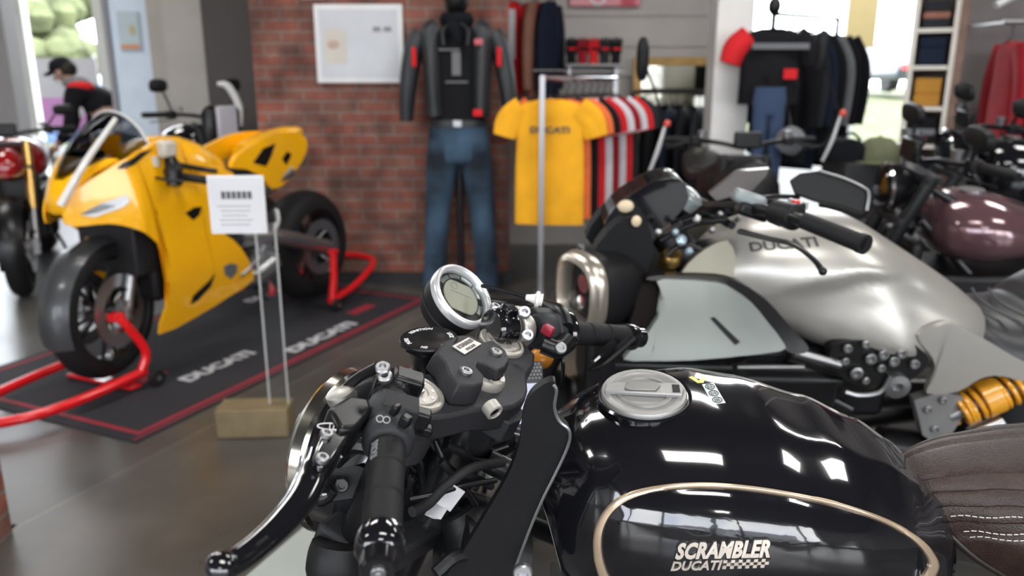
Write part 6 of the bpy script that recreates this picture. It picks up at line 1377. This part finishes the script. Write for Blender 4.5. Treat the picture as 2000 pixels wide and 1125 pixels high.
# items hung low on the rack: denim, grey cap
p = at(1495, 245, 'y', 4.9); t = thing('blue_trousers', 'dark blue riding trousers hanging at the front of the jacket rack', 'trousers', (p.x, 4.86, .6))
T = gframe(p.x, 4.86, 0, 0); zt_ = at(1485, 170, 'y', 4.9).z
garment_part(T, [(0, zt_, .09, .05), (0, zt_ - .10, .10, .05), (0, zt_ - .16, .09, .045)], 'hips', mat('denim_navy', (.035, .06, .12), .85, bump=.4), t)
for s in (-1, 1): garment_part(T, [(s * .045, zt_ - .12, .05, .045), (s * .05, zt_ - .35, .042, .04), (s * .05, zt_ - .58, .042, .04)], 'trouser_leg', mat('denim_navy', (0, 0, 0)), t)
MB(T).tube([(0, 0, zt_), (0, .1, zt_ + .06), (.05, .2, 1.3)], .006).build('strap', satin, t)
def cap(px, py, Y, z, label, mt_, rz=0, s=1.0, name='baseball_cap'):
    p = at(px, py, 'y', Y); T = gframe(p.x, Y, z, rz)
    t = thing(name, label, 'cap', (p.x, Y, z))
    m = MB(T); m.lathe([(.095 * s, 0), (.098 * s, .03 * s), (.085 * s, .075 * s), (.05 * s, .105 * s), (.0005, .115 * s)], I4, 28, caps=False); m.lathe([(.092 * s, .001), (.094 * s, .03 * s), (.081 * s, .072 * s), (.048 * s, .101 * s), (.0005, .111 * s)], I4, 28, caps=False); cr_ = m.build('crown', mt_, t)
    m = MB(T); a = [R(-140 + 10 * k) for k in range(11)]; P = [(.096 * s * math.cos(q), .096 * s * math.sin(q)) for q in a] + [(.12 * s * math.cos(q), .18 * s * math.sin(q)) for q in reversed(a)]
    m.prism(P, 0, .006); m.build('brim', mt_, t, bevel=.001); MB(T).ball((0, 0, .115 * s), .008).build('button', mt_, cr_)
# low display plinth with bag and caps, behind the row of bikes
p = at(1700, 300, 'y', 4.8)
PZ = at(1700, 318, 'y', 4.6).z
t = thing('display_plinth', 'dark display plinth behind the motorcycles carrying bag and caps', 'plinth', (p.x, 4.8, 0))
MB().box2((p.x - .24, 4.55, 0), (p.x + .18, 4.9, PZ)).build('plinth_body', skirt, t, bevel=.006)
t = thing('tank_bag', 'black tank bag lying on the dark plinth left of the olive cap', 'bag', (p.x - .15, 4.72, PZ))
m = MB(); m.rings([[Vector((p.x - .20 + a * math.cos(q), 4.72 + .11 * math.sin(q), PZ + z)) for q in [2 * PI * k / 20 for k in range(20)]] for a, z in ((.12, 0), (.14, .03), (.13, .08), (.09, .12), (.04, .13))]); m.build('bag_body', cloth_black, t); MB().tube([(p.x - .22, 4.72, PZ + .12), (p.x - .16, 4.72, PZ + .16), (p.x - .10, 4.72, PZ + .12)], .008).build('handle', cloth_black, t)
cap(1716, 300, 4.70, PZ, 'olive green baseball cap lying on the dark plinth by the window', c_olive, R(-30), 1.25)
p = at(1536, 270, 'y', 4.8); t = thing('grey_cap', 'small grey cap hanging on a cord from the jacket rack', 'cap', (p.x, 4.72, p.z))
m = MB(); m.lathe([(.08, -.05), (.085, 0), (.06, .05), (.0005, .07)], axis_frame((p.x, 4.72, p.z), (.2, -.5, .6)), 20); m.build('crown', c_grey, t); MB().tube([(p.x, 4.72, p.z + .05), (p.x, 4.84, p.z + .2), (p.x + .05, 5.3, 1.5)], .004).build('cord', satin, t)
# ---- tower of folded clothes
xa, xb_ = at(1781, 100, 'y', 4.8).x, at(1866, 100, 'y', 4.8).x
TT = Matrix.Translation(((xa + xb_) / 2, 4.8, 0)) @ Matrix.Rotation(R(-26), 4, 'Z') @ Matrix.Translation((-(xa + xb_) / 2, -4.8, 0))
t = thing('clothes_tower', 'narrow open shelf tower with wooden sides stacked with folded clothes', 'shelf', ((xa + xb_) / 2, 4.95, 0))
sw_ = mat('shelf_white', (.62, .58, .52), .5); swd = mat('walnut_side', (.16, .09, .06), .5, var=.2, vscale=15)
MB(TT).box2((xa, 4.80, 0), (xa + .03, 5.15, 2.3)).build('side_board', sw_, t, bevel=.002)
MB(TT).box2((xb_ - .04, 4.80, 0), (xb_ - .012, 5.15, 2.3)).build('side_board', sw_, t, bevel=.002); MB(TT).box2((xb_ - .012, 4.79, 0), (xb_ + .03, 5.15, 2.3)).build('side_board', swd, t, bevel=.002)
MB(TT).box2((xa, 5.15, 0), (xb_ + .03, 5.17, 2.3)).build('back_board', swd, t)
lv = [at(1820, py, 'y', 4.82).z for py in (-50, 55, 128, 208, 282, 360, 440)]
for z in lv: MB(TT).box2((xa + .03, 4.81, z - .025), (xb_ - .04, 5.15, z)).build('shelf_board', sw_, t, bevel=.002)
FOLD = [(1, [(c_char, .05), (c_brown, .04), (c_char, .06)], 'top visible'), (2, [(c_navy, .10), (c_navy, .06)], 'second'), (3, [(c_tan, .07), (c_orange if 0 else c_tan, .09)], 'third'), (4, [(c_black, .05), (c_grey, .04), (c_black, .07)], 'fourth'), (5, [(c_olive, .03), (c_navy, .08)], 'fifth'), (6, [(c_char, .09)], 'lowest')]
cn_ = {c_char.name: 'charcoal', c_brown.name: 'brown', c_navy.name: 'navy', c_tan.name: 'tan', c_black.name: 'black', c_grey.name: 'grey', c_olive.name: 'olive'}
for li, items, nm in FOLD:
    z = lv[li] + .0012
    for k, (mt_, h) in enumerate(items):
        m = MB(TT); xm = (xa + xb_) / 2 - .005; hw = (xb_ - xa) / 2 - .055
        m.rings([[Vector((xm + hw * (1 - .06 * e) * sx_, y, z + h * (.5 + .5 * cz))) for sx_, cz in ((-1, -1), (1, -1), (1.0, -.3), (1.0, .3), (1, 1), (-1, 1), (-1.02, .3), (-1.02, -.3))] for y, e in ((4.83, 1), (4.84, 0), (5.10, 0), (5.11, 1))])
        o = m.build('folded_shirt', mt_, None, bevel=.008); pos = ('single', 'bottom', 'middle', 'top')[0 if len(items) == 1 else (1 if k == 0 else (3 if k == len(items) - 1 else 2))]
        tag(o, '%s folded garment, %s of the %s shelf of the clothes tower' % (cn_[mt_.name], pos, nm), 'folded clothes', 'folded clothes in the narrow tower'); z += h
# ---- red and black jackets on the right wall
t = thing('wall_rail', 'steel wall rail carrying the red and black jackets at the right edge', 'clothes rail', (3.3, 5.2, 1.6))
m = MB(); m.cyl((2.95, 5.05, 1.62), (4.2, 5.05, 1.62), .013)
for x in (3.0, 4.1): m.cyl((x, 5.05, 1.62), (x, 5.56, 1.62), .010)
m.build('bar', steel, t)
WJ = [(c_dred, None, 'dark red jacket, leftmost on the right wall rail'), (c_navy, None, 'navy jacket between the two red ones on the right wall rail'), (c_red, None, 'bright red jacket with a pale collar on the right wall rail'), (c_navy, None, 'dark navy jacket right of the bright red one on the wall rail'), (c_black, None, 'black jacket at the right edge on the wall rail'), (c_char, None, 'charcoal jacket mostly beyond the right edge on the wall rail')]
for i, (mt_, tr, lb) in enumerate(WJ): hang(3.02 + i * .12 + (.04 if i > 2 else 0), 5.05, 1.584, lb, mt_, R(78), group='jackets on the right wall rail', name='hanging_jacket', long=True, L=.74 if i else .6, W=.20, dep=.044, trim=tr)
# ceiling track spotlight glimpsed at the upper right
p = at(1960, 0, 'y', 4.6); t = thing('track_spotlight', 'pale grey spotlight arm at the upper right corner', 'spotlight', (p.x, 4.6, p.z))
m = MB(); m.tube([P3(1945, 12, 4.4), P3(1990, -12, 4.4), P3(2040, -40, 4.4)], .022, 10); m.build('lamp_arm', mat('pale_grey_metal', (.5, .5, .5), .35), t)
m = MB(); e_ = P3(2040, -40, 4.4); m.cyl(e_, (e_.x, e_.y, 3.4), .012); m.build('drop_rod', steel, t)
# ================================================================ the bending person
def skin(name, V_, E_, mt, parent, lvl=2):
    me = bpy.data.meshes.new(name); me.from_pydata([v[0] for v in V_], E_, []); o = bpy.data.objects.new(name, me); COL.objects.link(o)
    mo = o.modifiers.new('skin', 'SKIN'); 
    for i, v in enumerate(V_):
        r = v[1]; me.skin_vertices[0].data[i].radius = (r, r) if isinstance(r, (int, float)) else r
    me.skin_vertices[0].data[0].use_root = True
    ss = o.modifiers.new('sub', 'SUBSURF'); ss.levels = lvl; ss.render_levels = lvl
    dg = bpy.context.evaluated_depsgraph_get(); dg.update(); m2 = bpy.data.meshes.new_from_object(o.evaluated_get(dg))
    bpy.data.objects.remove(o); bpy.data.meshes.remove(me)
    b = MB(); b.bm.from_mesh(m2); bpy.data.meshes.remove(m2)
    return b.build(name, mt, parent, ang=80)
YP = 7.3
def pp(px, py, dy=0): return at(px, py, 'y', YP + dy)
hip = pp(235, 235); head = pp(126, 142); neck = pp(143, 165); chest = pp(168, 190); 
skinm = mat('skin_tone', (.45, .27, .20), .55)
pt = thing('person', 'person in dark cap and black jacket with red shoulder bending over by the window', 'person', (hip.x, YP, 0))
fz = .07
lk = Vector((hip.x - .06, YP - .13, .50)); lf = Vector((hip.x + .02, YP - .14, fz)); rk = Vector((hip.x + .03, YP + .13, .50)); rf = Vector((hip.x + .12, YP + .14, fz))
ls = chest + Vector((-.02, -.17, .02)); rs_ = chest + Vector((-.02, .17, .02)); le = ls + Vector((-.02, -.06, -.27)); re = rs_ + Vector((-.05, .05, -.27)); lh = le + Vector((-.17, .03, -.16)); rh = re + Vector((-.16, -.03, -.15))
mid_ = hip.lerp(chest, .5) + Vector((0, 0, .05))
V_ = [(hip, (.15, .13)), (mid_, (.14, .12)), (chest, (.16, .13)), (neck, .062), (neck.lerp(head, .45), .06), (head, (.088, .10)), (head + Vector((-.05, 0, .055)), .07),
      (ls, .075), (le, .05), (lh, .036), (rs_, .075), (re, .05), (rh, .036),
      (hip + Vector((0, -.10, -.06)), .10), (lk, .068), (lf, .045), (lf + Vector((-.16, 0, -.03)), .04), (hip + Vector((0, .10, -.06)), .10), (rk, .068), (rf, .045), (rf + Vector((-.16, 0, -.03)), .04)]
E_ = [(0, 1), (1, 2), (2, 3), (3, 4), (4, 5), (5, 6), (2, 7), (7, 8), (8, 9), (2, 10), (10, 11), (11, 12), (0, 13), (13, 14), (14, 15), (15, 16), (0, 17), (17, 18), (18, 19), (19, 20)]
skin('body', V_, E_, skinm, pt)
for h_, e_ in ((lh, le), (rh, re)):
    d_ = (h_ - e_).normalized()
    m = MB(); m.ball(h_ + d_ * .04, (.045, .028, .035), 12)
    side = d_.cross(Vector((0, 0, 1))).normalized()
    for k in range(4):
        b0 = h_ + d_ * .07 + side * (-.03 + .02 * k); m.tube([b0, b0 + d_ * .035 + Vector((0, 0, -.01)), b0 + d_ * (.05 - .005 * abs(k - 1.5)) + Vector((0, 0, -.035))], .0095, 8)
    m.tube([h_ + d_ * .02 - side * .03, h_ + d_ * .05 - side * .055, h_ + d_ * .075 - side * .05], .011, 8); m.build('hand', skinm, pt)
skin('jacket', [(hip.lerp(mid_, .3), (.17, .15)), (mid_, (.165, .145)), (chest, (.18, .15)), (neck.lerp(chest, .2), .08), (ls, .092), (le, .066), (le.lerp(lh, .8), .052), (rs_, .092), (re, .066), (re.lerp(rh, .8), .052)], [(0, 1), (1, 2), (2, 3), (2, 4), (4, 5), (5, 6), (2, 7), (7, 8), (8, 9)], c_black, pt)
m = MB(); dv = (chest - mid_).normalized(); m.ball(chest + Vector((.03, -.13, .09)), (.12, .07, .05), 14); lab(m.build('red_shoulder', c_red, pt), 'red shoulder panel')
m = MB(); m.ball(neck.lerp(chest, .55) + Vector((.01, -.06, .07)), (.12, .10, .06), 14); lab(m.build('grey_yoke', c_grey, pt), 'grey collar yoke')
m = MB(); m.ball(chest + Vector((.0, -.20, -.12)), (.075, .02, .06), 14); m.build('sleeve_patch', c_white, pt)
skin('trousers', [(hip, (.165, .15)), (hip + Vector((0, -.10, -.06)), .118), (lk, .084), (lf + Vector((0, 0, .06)), .066), (hip + Vector((0, .10, -.06)), .118), (rk, .084), (rf + Vector((0, 0, .06)), .066)], [(0, 1), (1, 2), (2, 3), (0, 4), (4, 5), (5, 6)], c_char, pt)
for f_ in (lf, rf):
    m = MB(); m.ball(f_ + Vector((-.07, 0, -.028)), (.15, .05, .045), 14); m.build('shoe', c_black, pt)
hd_ = Vector((-.75, 0, -.35)).normalized(); hu = Vector((-.35, 0, .75)).normalized()
m = MB(); T = axis_frame(head + hu * .045, hu, hd_); m.lathe([(.104, 0), (.102, .03), (.075, .075), (.03, .092), (.0005, .094)], T, 24); m.prism([(.08, -.08), (.15, -.06), (.18, 0), (.15, .06), (.08, .08)], 0, .008, T); m.build('cap', c_black, pt)
for s in (-1, 1):
    m = MB(); m.ball(head + hd_ * .088 + Vector((0, s * .033, 0)) + hu * .012, .012, 8); m.build('eye', white, pt)
    m = MB(); m.ball(head + Vector((0, s * .092, 0)), (.022, .008, .03), 10); m.build('ear', skinm, pt)
m = MB(); m.ball(head + hd_ * .105 - hu * .012, (.016, .013, .02), 10); m.build('nose', skinm, pt); m = MB(); m.ball(head + hd_ * .092 - hu * .05, (.008, .026, .007), 10); m.build('mouth', mat('lip_tone', (.35, .13, .12), .5), pt)
m = MB(); m.ball(head - hd_ * .035 + hu * .02, (.085, .092, .08), 14); m.build('hair', mat('dark_hair', (.02, .015, .012), .7), pt)
